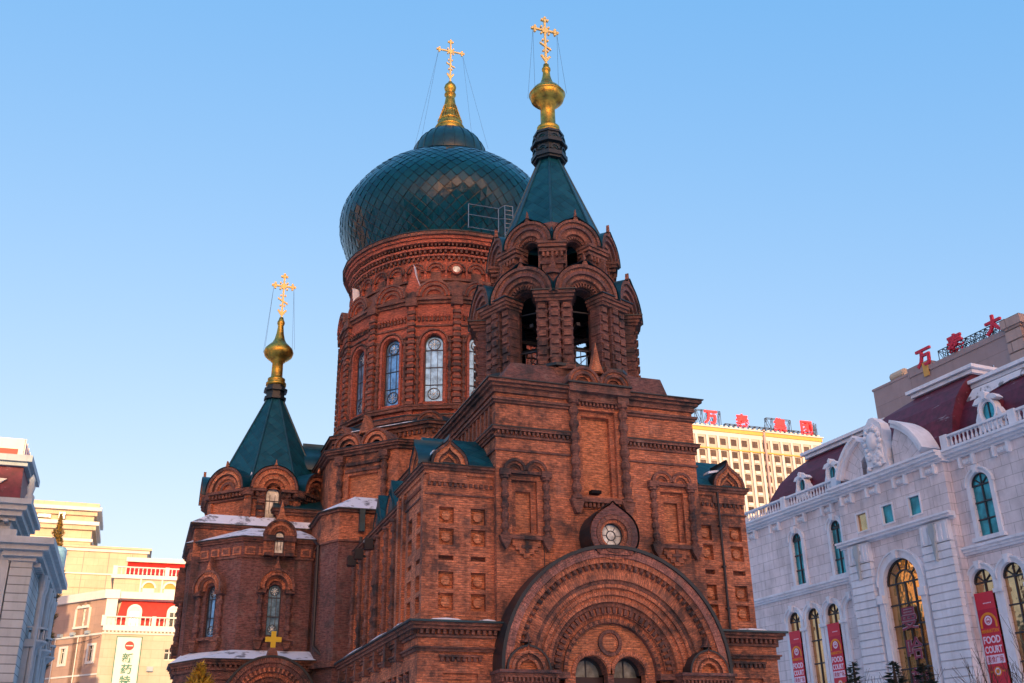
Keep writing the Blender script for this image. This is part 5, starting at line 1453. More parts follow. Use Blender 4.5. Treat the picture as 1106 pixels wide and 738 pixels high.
# banners hung in three of the lower arches (reading direction runs towards the camera: flip)
def banner(u, w_, d, label):
    g = MB(); top, bot = 12.1, 4.4; h_ = w_ / 2; k = w_ / 1.35
    g.box(RF, u - h_, u + h_, bot, top, d - .03, d, 'bannerred', True)
    g.box(RF, u - h_ * .98, u + h_ * .98, top - 2.0 * k, top - .95 * k, d, d + .004, 'bannermag')
    g.arch(RF, u, top - 1.75 * k, .46 * k, .60 * k, d, d + .012, 'orange', 0, 180, 18)
    for s_ in (-1, 1):
        a, b = sorted((u + s_ * .46 * k, u + s_ * .6 * k)); g.box(RF, a, b, top - 2.0 * k, top - 1.75 * k, d, d + .012, 'orange')
    g.poly([RF(u + .27 * k * math.cos(R(a)), top - 1.6 * k + .27 * k * math.sin(R(a)), d + .014) for a in range(0, 360, 20)], 'bannerwhite')
    g.arch(RF, u, top - 1.6 * k, .13 * k, .17 * k, d + .014, d + .02, 'bannermag', 0, 360, 14)
    g.box(RF, u - .09 * k, u + .09 * k, top - 1.68 * k, top - 1.6 * k, d + .014, d + .02, 'bannermag')
    for i in range(6): g.box(RF, u + (-.42 + i * .1) * k, u + (-.36 + i * .1) * k, top - .66 * k, top - .60 * k, d, d + .012, 'bannerwhite')
    text_mesh(g, RF, u, top - 2.18 * k, d + .002, 'MANHATTAN', .2 * k, 'orange', .01, 1.2 * k, .02, -1)
    text_mesh(g, RF, u, top - 2.66 * k, d + .002, 'FOOD', .42 * k, 'bannerwhite', .015, 1.2 * k, .03, -1)
    text_mesh(g, RF, u, top - 3.2 * k, d + .002, 'COURT', .40 * k, 'bannerwhite', .015, 1.22 * k, .03, -1)
    g.box(RF, u - h_ * .94, u + h_ * .94, top - 3.98 * k, top - 3.5 * k, d, d + .006, 'bannerwhite')
    text_mesh(g, RF, u, top - 3.74 * k, d + .006, '美食广场', .34 * k, 'bannermag', .012, 1.1 * k, .0, -1)
    g.arch(RF, u, top - 4.4 * k, .0, .26 * k, d, d + .01, 'orange', 0, 360, 18); g.arch(RF, u, top - 4.4 * k, .12 * k, .2 * k, d + .01, d + .016, 'bannerwhite', 0, 360, 16)
    g.box(RF, u - .5 * k, u - .32 * k, top - 4.44 * k, top - 4.36 * k, d, d + .01, 'orange'); g.box(RF, u + .32 * k, u + .5 * k, top - 4.44 * k, top - 4.36 * k, d, d + .01, 'orange')
    g.box(RF, u - .5 * k, u + .5 * k, top - 5.9 * k, top - 5.5 * k, d, d + .006, 'bannerwhite')
    g.build('banner', None, label=label, category='banner', group='red food court banners in the arched windows')
banner(28.4, 1.3, .25, 'red food court banner in the arch farthest from the big window, nearest the church')
banner(23.9, 1.3, .25, 'red food court banner between two bare orange reflecting arched windows')
banner(9.75, 1.45, .25, 'red food court banner right of the big central window, beside the rusticated pilaster')
# tube lettering on the big window
g = MB()
for i, ch in enumerate('曼哈顿'):
    for mt, dd, bd, th in (('neonrim', PR - .04, .022, .04), ('neon', PR + .0, .0, .05)):
        text_mesh(g, RF, 15.9 - i * .1, 11.35 - i * 1.95, dd, ch, 1.45, mt, th, None, bd, -1)
g.tube(RF(15.9, 12.2, PR - .05), RF(15.9, 6.5, PR - .05), .03, 'blackmetal')
g.build('window_sign', None, label='dark red outlined Chinese lettering hung down the big arched window', category='sign')

# ================================================================== BROWN TOWER BLOCK behind the hall
a_ = az; nrm_ = (math.cos(a_), -math.sin(a_))
BO = (RO[0] + nrm_[0] * 10, RO[1] + nrm_[1] * 10)
BFm = Frame(BO[0], BO[1], math.sin(a_), math.cos(a_), -math.cos(a_), math.sin(a_))
bt_ = thing('office_block', 'brown clad office block rising behind the maroon mansard roof', 'building')
g = MB()
hs = [(13.75, 15.0, 29.0, 30.45, False, None, .2), (18.9, 20.2, 29.3, 30.6, False, None, .2)]
g.wall(BFm, 12, 26.5, 0, 32.7, hs, 'brown'); g.wall(BFm, -14, 12, 0, 32.7, [], 'brown')
for u in (26.5, -14): g.poly([BFm(u, 0, 0), BFm(u, 0, -18), BFm(u, 32.7, -18), BFm(u, 32.7, 0)], 'brown')
g.poly([BFm(-14, 0, -18), BFm(26.5, 0, -18), BFm(26.5, 32.7, -18), BFm(-14, 32.7, -18)], 'brown')
g.poly([BFm(-14, 32.7, 0), BFm(26.5, 32.7, 0), BFm(26.5, 32.7, -18), BFm(-14, 32.7, -18)], 'grey')
g.box(BFm, -14, 19.8, 32.3, 32.75, .004, .08, 'brown'); g.box(BFm, 19.8, 22.2, 32.4, 33.2, -1.5, .1, 'brown'); g.box(BFm, 22.2, 26.6, 32.7, 32.9, -.3, .05, 'brown')
g.box(BFm, 19.9, 20.5, 31.9, 33.1, .1, .14, 'ochre')
z = 0
while z < 32.6: g.box(BFm, 10.5, 11.95, z, z + .8, 0, .34, 'stonepink'); z += .9
g.box(BFm, 10.6, 11.85, 0, 33.0, 0, .26, 'stonepink'); g.box(BFm, 10.3, 12.1, 32.6, 33.3, -1, .5, 'stonepink')
bw_ = g.build('block_walls', bt_)
for u0_, u1_, z0_, z1_ in ((13.75, 15.0, 29.0, 30.45), (18.9, 20.2, 29.3, 30.6)):
    g = MB(); g.box(BFm, u0_, u1_, z0_, z1_, -.2, -.14, 'tealglass'); g.box(BFm, u0_ + .36, u0_ + .42, z0_, z1_, -.14, -.06, 'white'); g.box(BFm, u0_, u0_ + .06, z0_, z1_, -.14, .02, 'white')
    g.box(BFm, u0_ + .06, u0_ + .36, z0_ + .7, z0_ + .76, -.14, -.06, 'white')
    g.build('window', bw_)
g = MB()
x0_, y0_, _ = BFm(24.5, 0, -.2)
for s_ in (0, 1):
    pass
cyl = [(0, 0), (.38, 0), (.42, .1), (.42, 1.5), (.36, 1.6), (0, 1.6)]
# horizontal tank lying along the parapet
for i in range(16):
    a, b = 2 * math.pi * i / 16, 2 * math.pi * (i + 1) / 16
    for (r1_, l1_), (r2_, l2_) in zip(cyl, cyl[1:]):
        q = [BFm(24.6 - l1_, 33.35 + r1_ * math.cos(a), -.6 + r1_ * math.sin(a)), BFm(24.6 - l1_, 33.35 + r1_ * math.cos(b), -.6 + r1_ * math.sin(b)),
             BFm(24.6 - l2_, 33.35 + r2_ * math.cos(b), -.6 + r2_ * math.sin(b)), BFm(24.6 - l2_, 33.35 + r2_ * math.cos(a), -.6 + r2_ * math.sin(a))]
        if r1_ == 0: q = q[1:] if False else [q[0], q[2], q[3]]
        if r2_ == 0: q = q[:3]
        g.poly(q, 'blackmetal' if l1_ < .1 else 'cream')
for u in (23.3, 24.3): g.box(BFm, u - .05, u + .05, 32.7, 33.1, -.9, -.3, 'blackmetal', True)
g.build('roof_tank', None, label='small round duct lying on the brown office block parapet', category='duct')

def roof_sign(name, label, F, chars, h, mt, z, d, truss, group=None, flip=1, wid=None, thick=.25):
    s_ = thing(name, label, 'sign', group=group)
    fr = MB()
    for u, ch in chars:
        g = MB(); text_mesh(g, F, u, z + h / 2, d, ch, h, mt, thick, wid, .03, flip)
        g.build('letter', s_)
    for (u0_, u1_, zz0, zz1, nn) in truss:
        for dd in (d - .3, d - 1.3):
            fr.tube(F(u0_, zz0, dd), F(u1_, zz0, dd), .06 * h / 2, 'blackmetal', 4); fr.tube(F(u0_, zz1, dd), F(u1_, zz1, dd), .05 * h / 2, 'blackmetal', 4)
            for i in range(nn):
                a = u0_ + (u1_ - u0_) * i / nn; b = u0_ + (u1_ - u0_) * (i + 1) / nn
                fr.tube(F(a, zz0, dd), F(a, zz1, dd), .04 * h / 2, 'blackmetal', 4)
                fr.tube(F(a, zz0 if i % 2 else zz1, dd), F(b, zz1 if i % 2 else zz0, dd), .035 * h / 2, 'blackmetal', 4)
            fr.tube(F(u1_, zz0, dd), F(u1_, zz1, dd), .04 * h / 2, 'blackmetal', 4)
        for i in range(nn + 1):
            a = u0_ + (u1_ - u0_) * i / nn
            fr.tube(F(a, zz1, d - .3), F(a, zz1, d - 1.3), .035 * h / 2, 'blackmetal', 4); fr.tube(F(a, zz1, d - .3), F(a, zz0 , d - 3.2), .035 * h / 2, 'blackmetal', 4)
    fr.build('frame', s_)
    return s_
roof_sign('rooftop_sign', 'three crimson Chinese characters on a lattice above the brown office block', BFm, [(20.2, '万'), (16.8, '泰'), (12.95, '大')], 1.55, 'signdull', 32.75, 0, [(12.2, 19.0, 32.75, 33.7, 14)], flip=-1, thick=.2)

# ================================================================== HOTEL far behind
hot = thing('hotel_tower', 'tall cream tower block in sunlight far behind the cathedral', 'building')
HF = SOUTH(280.0)
M['hotelglass'] = glass('hotel_glass', (0.09, 0.06, 0.045), 0.15, 0.2, 0.12, 0.1, 0.6)
g = MB()
hx0, hx1 = 146.0, 210.4
cols_ = []; u = hx0 + 2.4
while u < hx1 - 1.5: cols_.append(u); u += 4.0
rows_ = [102.6 - 3.75 - i * 3.6 for i in range(26)]
hs = []
for u in cols_:
    hs.append((u - 1.05, u + 1.05, 102.0, 104.2, False, None, .3))
    for zz in rows_: hs.append((u - 1.05, u + 1.05, zz - 1.1, zz + 1.1, False, None, .3))
g.wall(HF, hx0, hx1, 0, 107.0, hs, 'hotel')
g.prism(rect(hx0, hx1, 280.0, 300), 0, 106.9, 'hotel')if False else None
for F_, L in edge_frames(rect(hx0, hx1, 280.0, 300))[1:]: g.poly([F_(0, 0, 0), F_(L, 0, 0), F_(L, 107, 0), F_(0, 107, 0)], 'hotel')
hp = rect(hx0, hx1, 280, 300)
bands(g, hp, [(100.3, 100.7, .5, 'ochre'), (105.0, 106.4, .15, 'hotelwhite'), (106.4, 107.6, .5, 'ochre'), (107.6, 108.0, .9, 'hotelwhite')])
for i, u in enumerate(cols_):
    g.box(HF, u - 2.35, u - 1.6, 20, 100.2, 0, .6, 'hotelwhite'); g.box(HF, u - 2.35, u - 1.6, 100.8, 104.9, 0, .5, 'hotelwhite')
    for zz in rows_: g.box(HF, u - .85, u + .85, zz - 2.1, zz - 1.15, 0, .25, 'hotelwhite')
for k in range(36): g.box(HF, hx0 + 1 + k * 1.78, hx0 + 1.8 + k * 1.78, 108.0, 108.7, -.3, .3, 'hotelwhite', True)
g.box(HF, 187.6, 188.3, 0, 108.5, 0, .9, 'brown')
hw2 = g.build('facade', hot)
wm = MB(); wm.box(Frame(0, 0, 1, 0, 0, -1), -1.05, 1.05, -1.1, 1.1, -.02, 0, 'hotelglass'); wm.box(Frame(0, 0, 1, 0, 0, -1), -.04, .04, -1.1, 1.0, 0, .06, 'lead'); wm.box(Frame(0, 0, 1, 0, 0, -1), -1.05, 1.05, -.05, .05, 0, .06, 'lead')
w0 = wm.build('window', hw2); cnt = 0; rest = []
vis = []
for u in cols_:
    for zz in [103.1] + rows_:
        lim = 76 if u > 171 else 92
        vis.append(((0 if (u > 157 and zz > lim) else 1000) + abs(u - 195) * .5 + (108 - zz), u, zz))
vis.sort()
for j, (_, u, zz) in enumerate(vis):
    if j < 99:
        o = w0 if j == 0 else w0.copy()
        if j: COL.objects.link(o); o.parent = hw2
        o.location = (u, 280.26, zz)
    else: rest.append((u, zz))
g = MB()
for u, zz in rest: g.box(HF, u - 1.05, u + 1.05, zz - 1.1, zz + 1.1, -.28, -.26, 'hotelglass'); g.box(HF, u - .04, u + .04, zz - 1.1, zz + 1, -.26, -.2, 'lead')
g.build('windows', hw2, kind='stuff')
roof_sign('rooftop_sign', 'four bright red Chinese characters on scaffold frames above the far cream tower', HF, [(168.4, '万'), (180.3, '泰'), (194.8, '集'), (205.2, '团')], 4.6, 'sign', 108.7, .2,
          [(163.5, 172.5, 108, 113.6, 4), (190, 199.5, 108, 113.2, 4), (174, 208, 108, 109.6, 18)], thick=.5)
# spiky mast frame at the tower's corner
g = MB()
for i in range(9):
    g.tube((206.8 + i * .35, 280.2, 108), (208 + (i % 3) * .8, 280.2, 113.5 - i * .3), .12, 'blackmetal', 4); g.tube((206.6, 280.2, 108.6 + i * .5), (210, 280.2, 108.9 + i * .5), .08, 'blackmetal', 4)
g.build('lattice_mast', None, label='small dark lattice frame at the right end of the far tower roof', category='mast')

# ================================================================== CREAM HOUSES on the left
cr = thing('cream_building', 'sunlit cream and peach department building with red mansard and white balustrades', 'building')
g = MB()
q_ = 1.12; zq = lambda z: 1.6 + (z - 1.6) * q_
tw_ = rect(-27, -8.1 * q_, 152 * q_, 182)
g.prism(tw_, 0, zq(37.4), 'cream')
bands(g, tw_, [(zq(a_), zq(b_), p_, m_) for a_, b_, p_, m_ in ((33.0, 33.4, .25, 'creamwhite'), (34.6, 35.2, .5, 'cream'), (35.2, 35.7, .9, 'creamwhite'), (36.6, 37.2, .4, 'cream'), (37.2, 37.7, 1.0, 'creamwhite'), (37.7, 38.3, .6, 'cream'))])
TF = SOUTH(152.0 * q_)
for a_, b_, c_, d_, e_, m_ in ((-15.3, -13.6, 36.0, 36.5, .5, 'darkglass'), (-12.6, -11.8, 35.9, 36.8, .95, 'darkglass'), (-11.2, -10.6, 30.2, 31.3, .2, 'darkglass'), (-14.0, -13.4, 30.2, 31.3, .2, 'darkglass')):
    g.box(TF, a_ * q_, b_ * q_, zq(c_), zq(d_), 0, e_, m_)
t2 = rect(-20, -.5 * q_, 150.8 * q_, 180); g.prism(t2, 0, zq(31.9), 'cream')
bands(g, t2, [(zq(31.5), zq(31.9), .3, 'creamwhite'), (zq(31.9), zq(32.2), .6, 'cream'), (zq(28.4), zq(28.6), .2, 'creamwhite'), (zq(26.6), zq(26.7), .1, 'cream')])
T2F = SOUTH(150.8 * q_)
for u in (-8.6, -5.4, -2.4): g.box(T2F, u * q_ - .04, u * q_ + .04, zq(22), zq(31.4), 0, .08, 'brown')
t3 = rect(-4.4, 16, 151.6, 164); g.prism(t3, 0, 28.4, 'cream')
bands(g, t3, [(28.2, 28.6, .4, 'creamwhite')])
A3 = SOUTH(151.6)
for u in (.2, 3.0, 5.8, 8.6):
    g.arch(A3, u, 27.0, .75, 1.0, 0, .25, 'creamwhite', n=12); g.poly([A3(u + .75 * math.cos(R(a)), 27.0 + .75 * math.sin(R(a)), .03) for a in range(0, 181, 15)] , 'ochre'); g.box(A3, u - .75, u + .75, 26.2, 27.0, 0, .03, 'creamwhite')
    g.box(A3, u - 1.2, u - 1.0, 26.2, 28.2, 0, .3, 'creamwhite')
main_walls = g.build('rear_wings', cr)
g = MB(); g.poly([(-3.0, 153.5, 28.9), (16, 153.5, 28.9), (16, 156, 31.4), (-3, 156, 31.4)], 'red'); g.poly([(-3.0, 153.5, 28.9), (-3, 160, 28.9), (-3, 156, 31.4)], 'red'); g.box(SOUTH(155.9), -3.2, 16, 31.3, 31.9, 0, .5, 'creamwhite'); g.build('red_roof', main_walls)
balustrade(A3, -4.4, 16, 28.6, 29.8, .2, main_walls, 'creamwhite', .55, 5.2)
# corner block: face A runs away to the left
u40 = (math.sin(R(-40)), math.cos(R(-40)))
cpt = (-4.9, 150.0)
FA = Frame(cpt[0], cpt[1], u40[0], u40[1], -u40[1], u40[0])
FBm = SOUTH(150.0)
g = MB()
LAn = 13.0
hA = [(3.2, 5.75, 21.9, 24.3, False, None, .25), (1.2, 2.2, 17.2, 19.2, False, None, .25), (6.9, 7.9, 17.2, 19.2, False, None, .25), (-0, .01, 1, 2, False, None, .01)]
hA = hA[:3] + [(u - .5, u + .5, 12.2, 14.2, False, None, .25) for u in (3.5, 5.0)]
g.wall(FA, 0, LAn, 0, 25.2, hA, 'creamA')
hB = [(u - .55, u + .55, 17.4, 18.8, False, None, .2) for u in (3.8, 7.4, 11)] + [(u - .6, u + .6, 12.8, 14.3, False, None, .2) for u in (2.2, 5.2, 8.4)]
g.wall(FBm, -4.9, 14, 0, 21.2, hB, 'cream')
g.box(FBm, -4.9, 14, 21.0, 21.6, -.2, .5, 'creamwhite'); g.box(FBm, -4.9, 14, 20.6, 20.8, 0, .2, 'creamwhite'); g.teeth(FBm, -4.8, 14, 20.8, 21.0, 0, .4, 40, 'creamwhite')
# piers at the corner
g.box(FBm, -4.9, -3.5, 21.6, 25.2, -1.2, .1, 'creamwhite')
g.box(FA, -.05, LAn, 25.2, 26.3, -.3, .45, 'creamwhite', True); g.box(FBm, -5.1, 14, 25.2, 26.35, -2.2, -.9, 'creamwhite', True)
g.box(FBm, -5.2, -3.3, 25.2, 26.36, -.9, .4, 'creamwhite', True)
pA = FA(LAn, 0, 0)
g.poly([(cpt[0], cpt[1], 25.3), (14, 150, 25.3), (14, 160, 25.3), (pA[0] + 4, 160, 25.3), (pA[0], pA[1], 25.3)], 'creamwhite')
g.poly([(pA[0], pA[1], 0), (pA[0] + 4, 165, 0), (pA[0] + 4, 165, 25.3), (pA[0], pA[1], 25.3)], 'creamA')
# cornice lines under the windows of face A
g.box(FA, 2.9, 6.0, 21.6, 21.9, 0, .25, 'creamwhite'); g.box(FA, 2.9, 3.2, 21.9, 24.3, 0, .15, 'creamwhite'); g.box(FA, 5.75, 6.0, 21.9, 24.3, 0, .15, 'creamwhite')
for i in range(3): g.arch(FA, 3.62 + i * .86, 24.3, .0, .43, 0, .2, 'creamwhite', n=8)
for u in (1.7, 7.4):
    g.box(FA, u - .85, u - .5, 16.9, 19.5, 0, .12, 'creamwhite'); g.box(FA, u + .5, u + .85, 16.9, 19.5, 0, .12, 'creamwhite'); g.box(FA, u - .5, u + .5, 19.2, 19.5, 0, .12, 'creamwhite'); g.box(FA, u - .5, u + .5, 16.9, 17.2, 0, .16, 'creamwhite')
for u in (4.6, 9.3): g.tube(FA(u, 3, .12), FA(u, 20.6, .12), .07, 'creamwhite', 6)
g.box(FA, 0, LAn, 20.5, 20.75, 0, .18, 'creamwhite'); g.box(FA, 0, LAn, 15.4, 15.6, 0, .12, 'creamwhite')
for u in (2.6, 5.6, 8.2, 11.0): g.box(FA, u - .35, u + .35, 20.76, 21.15, .1, .55, 'grey', True)
for k in range(12):
    a_, b_ = k / 12, (k + 1) / 12; sag = lambda t_: 20.2 - 2.2 * t_ * (1 - t_)
    g.tube(FA(LAn * a_, sag(a_), .3), FA(LAn * b_, sag(b_), .3), .035, 'blackmetal', 4)
for u in (1.2, 5.6, 9.7): g.box(FBm, u, u + .8, 15.9, 16.5, .01, .5, 'grey', True)
corner = g.build('corner_block', cr)
for (F_, u0_, u1_, z0_, z1_) in [(FA, 3.2, 5.75, 21.9, 24.3), (FA, 1.2, 2.2, 17.2, 19.2), (FA, 6.9, 7.9, 17.2, 19.2), (FA, 3.0, 4.0, 12.2, 14.2), (FA, 4.5, 5.5, 12.2, 14.2)] + [(FBm, h[0], h[1], h[2], h[3]) for h in hB]:
    g = MB(); wide = u1_ - u0_ > 2
    g.box(F_, u0_, u1_, z0_, z1_, -.24, -.2, 'paleglass' if wide else 'darkglass')
    for k in range(1, 3 if not wide else 6): uu = u0_ + (u1_ - u0_) * k / (2 if not wide else 6); g.box(F_, uu - .06, uu + .06, z0_, z1_, -.2, -.1, 'creamwhite')
    g.box(F_, u0_, u1_, z0_, z0_ + .1, -.2, -.08, 'creamwhite'); g.box(F_, u0_, u1_, z1_ - .5, z1_ - .4, -.2, -.1, 'creamwhite'); g.build('window', corner)
g = MB(); g.poly([FBm(-3.6, 21.6, -.3), FBm(14, 21.6, -.3), FBm(14, 25.2, -1.4), FBm(-3.0, 25.2, -1.4)], 'red'); g.build('red_mansard', corner)
for u in (-1.2, 3.9, 9.2):
    g = MB(); g.arch(FBm, u, 23.6, .55, .95, -1.4, .1, 'creamwhite', n=14)
    g.poly([FBm(u + .6 * math.cos(R(a)), 23.6 + .6 * math.sin(R(a)), -.02) for a in range(0, 181, 15)], 'creamwhite')
    for s_ in (-1, 1): a, b = sorted((u + s_ * .55, u + s_ * .95)); g.box(FBm, a, b, 21.6, 23.6, -1.2, .1, 'creamwhite')
    g.box(FBm, u - .55, u + .55, 21.6, 23.6, -.2, -.02, 'darkglass' if u > 0 else 'paleglass'); g.box(FBm, u - .05, u + .05, 21.6, 23.6, -.02, .03, 'creamwhite'); g.box(FBm, u - .55, u + .55, 22.9, 23.0, -.02, .03, 'creamwhite')
    g.build('dormer', corner)
balustrade(FBm, -4.9, 14, 21.6, 22.9, .25, corner, 'creamwhite', .6, 5.0)
# vertical signboard
g = MB(); g.box(FBm, -2.95, .15, 10, 20.2, .1, .35, 'creamwhite')
for a, b in ((-3.03, -2.91), (.11, .23)): g.box(FBm, a, b, 10, 20.25, .1, .42, 'green')
g.box(FBm, -3.03, .23, 20.2, 20.3, .1, .42, 'green')
g.arch(FBm, -1.3, 19.1, 0, .58, .35, .42, 'red', 0, 360, 24); g.box(FBm, -1.75, -.85, 19.04, 19.16, .42, .45, 'creamwhite')
for i, ch in enumerate('新药特药'): text_mesh(g, FBm, -1.35, 17.55 - i * 1.42, .35, ch, 1.22, 'green', .08, 1.35, .02)
g.build('pharmacy_sign', None, label='tall white pharmacy signboard with green Chinese characters on the cream building', category='sign')

# pink and red lattice billboard far left
g = MB(); bx = rect(-24, -13.4, 110, 118)
g.prism(bx, 29, 34.4, 'creamwhite'); PFm = SOUTH(110.0)
M['boxpink'] = wallmat('pink_panel', (0.72, 0.35, 0.40), .9, .9, .06, 1.4, 0.1)
M['boxred'] = mat('billboard_red', (0.7, 0.05, 0.03), .6)
g.box(PFm, -24, -13.9, 31.2, 33.3, 0, .06, 'boxred')
g.poly([(-13.39, 110, 29), (-13.39, 118, 29), (-13.39, 118, 34.4), (-13.39, 110, 34.4)], 'boxpink')
for i in range(6): g.tube((-13.3, 110 + i * 1.6, 29), (-13.3, 110 + i * 1.6, 34.4), .06, 'creamwhite', 4)
g.box(PFm, -13.35, -12.7, 29.4, 31.6, -2, .1, 'ochre', True)
g.prism(rect(-24, -14, 112, 117), 0, 29, 'cream'); g.build('billboard_box', None, label='red and pink billboard box above the grey building at the left edge', category='billboard')

# ================================================================== GREY BUILDING, left foreground
gb = thing('grey_building', 'pale grey stone building with deep stepped cornices and banded walls at left edge', 'building')
g = MB(); GX, GY, WX = -10.2, 84.0, -8.2
GF = SOUTH(GY)
gp = rect(-26, GX, GY, GY + 6.5)
g.wall(GF, -26, GX, 0, 21.0, [], 'greyrust')
for F_, L in edge_frames(gp)[1:]: g.poly([F_(0, 0, 0), F_(L, 0, 0), F_(L, 21, 0), F_(0, 21, 0)], 'grey')
bands(g, gp, [(20.2, 20.5, .3, 'grey'), (20.5, 20.9, .7, 'grey'), (20.9, 21.3, 1.0, 'grey'), (21.3, 21.7, 1.3, 'grey')])
g.poly([(*p, 21.72) for p in gp], 'grey')
# lower projecting wing with its own cornice
wp = rect(-9.7, WX, GY - .4, GY + 17)
g.prism(rect(-26, -9.7, GY + .5, GY + 17), 0, 18.5, 'grey')
g.prism(wp, 0, 18.0, 'greyrust', cap=False)
bands(g, wp, [(17.2, 17.5, .2, 'grey'), (17.5, 17.9, .6, 'grey'), (17.9, 18.3, 1.0, 'grey'), (18.3, 18.8, 1.35, 'grey')])
WE = Frame(WX, GY - .4, 0, 1, 1, 0)
g.teeth(WE, .2, 17, 16.9, 17.2, 0, .5, 18, 'grey')
# front pilasters
for a, b in ((-10.7, -9.8), (-12.8, -11.7), (-18.5, -17.0)):
    g.box(GF, a, b, 0, 19.4, 0, .35, 'grey'); g.box(GF, a - .15, b + .15, 19.0, 19.5, 0, .55, 'grey'); g.box(GF, a - .05, b + .05, 18.3, 18.6, 0, .45, 'grey')
g.teeth(GF, -22, GX, 20.0, 20.2, 0, .9, 20, 'grey', .5); g.box(GF, -22, GX, 19.5, 19.8, 0, .25, 'grey')
gw = g.build('grey_walls', gb)
for (y0_, z0_, z1_) in ((3.4, 8.6, 11.4), (3.4, 3.0, 7.0), (9.4, 8.6, 11.4), (9.4, 3.0, 7.0), (14.4, 8.6, 11.4)):
    b = MB(); b.box(WE, y0_, y0_ + 1.7, z0_, z1_, .01, .06, 'darkglass')
    b.box(WE, y0_ - .35, y0_, z0_ - .2, z1_ + .1, 0, .4, 'grey'); b.box(WE, y0_ + 1.7, y0_ + 2.05, z0_ - .2, z1_ + .1, 0, .4, 'grey'); b.box(WE, y0_ - .5, y0_ + 2.2, z1_ + .1, z1_ + .6, 0, .7, 'grey')
    b.build('window', gw)
for y0_ in (4.3, 10.3, 15.2):
    for zz in (11.9, 7.2):
        b = MB(); xx, yy, _ = WE(y0_, 0, .2)
        b.lathe(xx, yy, [(.1, zz - .9), (.5, zz - .6), (1.1, zz - .1), (1.25, zz), (1.25, zz + .15), (1.05, zz + .2)], 16, 'grey', smooth=False)
        for k in range(14):
            a = 2 * math.pi * k / 14; b.tube((xx + 1.1 * math.cos(a), yy + 1.1 * math.sin(a), zz + .2), (xx + 1.1 * math.cos(a), yy + 1.1 * math.sin(a), zz + .95), .07, 'grey', 5)
        b.lathe(xx, yy, [(1.0, zz + .95), (1.22, zz + .95), (1.22, zz + 1.1), (1.0, zz + 1.1)], 16, 'grey', smooth=False)
        b.build('balcony', gw)
    b = MB()
    for dy in (-1.0, 1.0):
        b.lathe(*WE(y0_ + dy, 0, .6)[:2], [(.3, 0), (.22, .6), (.2, 15.6), (.3, 16.0), (.34, 16.8)], 10, 'grey', smooth=False)
    b.build('columns', gw, label='pair of round grey columns between balconies')
g = MB()
g.loft(rect(-26, -9.9, GY + .2, GY + 8), 21.75, rect(-26, -10.1, GY + .7, GY + 7), 24.6, 'maroon')
g.prism(rect(-27, -9.8, GY + .3, GY + 7.4), 24.6, 24.9, 'grey'); g.prism(rect(-27, -9.5, GY + .0, GY + 7.8), 24.9, 25.4, 'grey')
x_ = -9.3; g.lathe(x_, GY + .6, [(.35, 21.72), (.35, 22.3), (.2, 22.5), (.3, 23.0), (.2, 23.4), (.26, 23.6), (.0, 24.1)], 12, 'grey')
mr = g.build('mansard_roof', gw)
g = MB(); star = []
for i in range(10):
    a = math.pi / 2 + i * math.pi / 5; rr = 1.0 if i % 2 == 0 else .42; star.append((-12.0 + rr * math.cos(a), 23.2 + rr * math.sin(a)))
g.extrude(SOUTH(GY + .45), star, 0, .2, 'creamwhite'); g.build('star_emblem', mr)

# ================================================================== unseen blocks added outside the frame to shade the square and show in reflections
def unseen_block(x0, x1, y0, y1, H, mt, label, fl=3.4, facing_=(0,), step=3.2, ww=1.5, face_only=None):
    b_ = thing('unseen_block', label, 'building')
    g = MB(); P = rect(x0, x1, y0, y1)
    for i, (F_, L) in enumerate(edge_frames(P)):
        g.poly([F_(0, 0, 0), F_(L, 0, 0), F_(L, H, 0), F_(0, H, 0)], mt)
        if i in facing_:
            n_ = int(L / step)
            for r_ in range(int(H / fl) - 1):
                for c_ in range(n_):
                    uu = (c_ + .5) * L / n_; zz = 3.2 + r_ * fl; g.box(F_, uu - ww / 2, uu + ww / 2, zz, zz + 1.7, 0, .05, 'darkglass')
    g.prism(offset(P, .6), H, H + 1, mt)
    g.build('block_walls', b_)
unseen_block(-14, 14, -196, -170, 92, 'brown', 'tallest unseen brown slab added far behind the viewer to block the sun', facing_=(2,))
unseen_block(15, 100, -196, -172, 80, 'ochre', 'long unseen ochre slab added far behind the viewer to block the sun', facing_=(2,))
unseen_block(-64, -15, -196, -172, 68, 'brown', 'lower unseen brown slab added far behind the viewer to block the sun', facing_=(2,))
unseen_block(-72, -48, -40, 10, 34, 'cream', 'unseen cream block added west of the square for light and reflections', facing_=(1,))
unseen_block(-95, -45, 96, 112, 62, 'ochre', 'unseen ochre tower added north west of the square for window reflections', facing_=(0, 1))
unseen_block(-125, -85, 60, 76, 48, 'cream', 'unseen cream tower added far west of the square for window reflections', facing_=(0, 1))

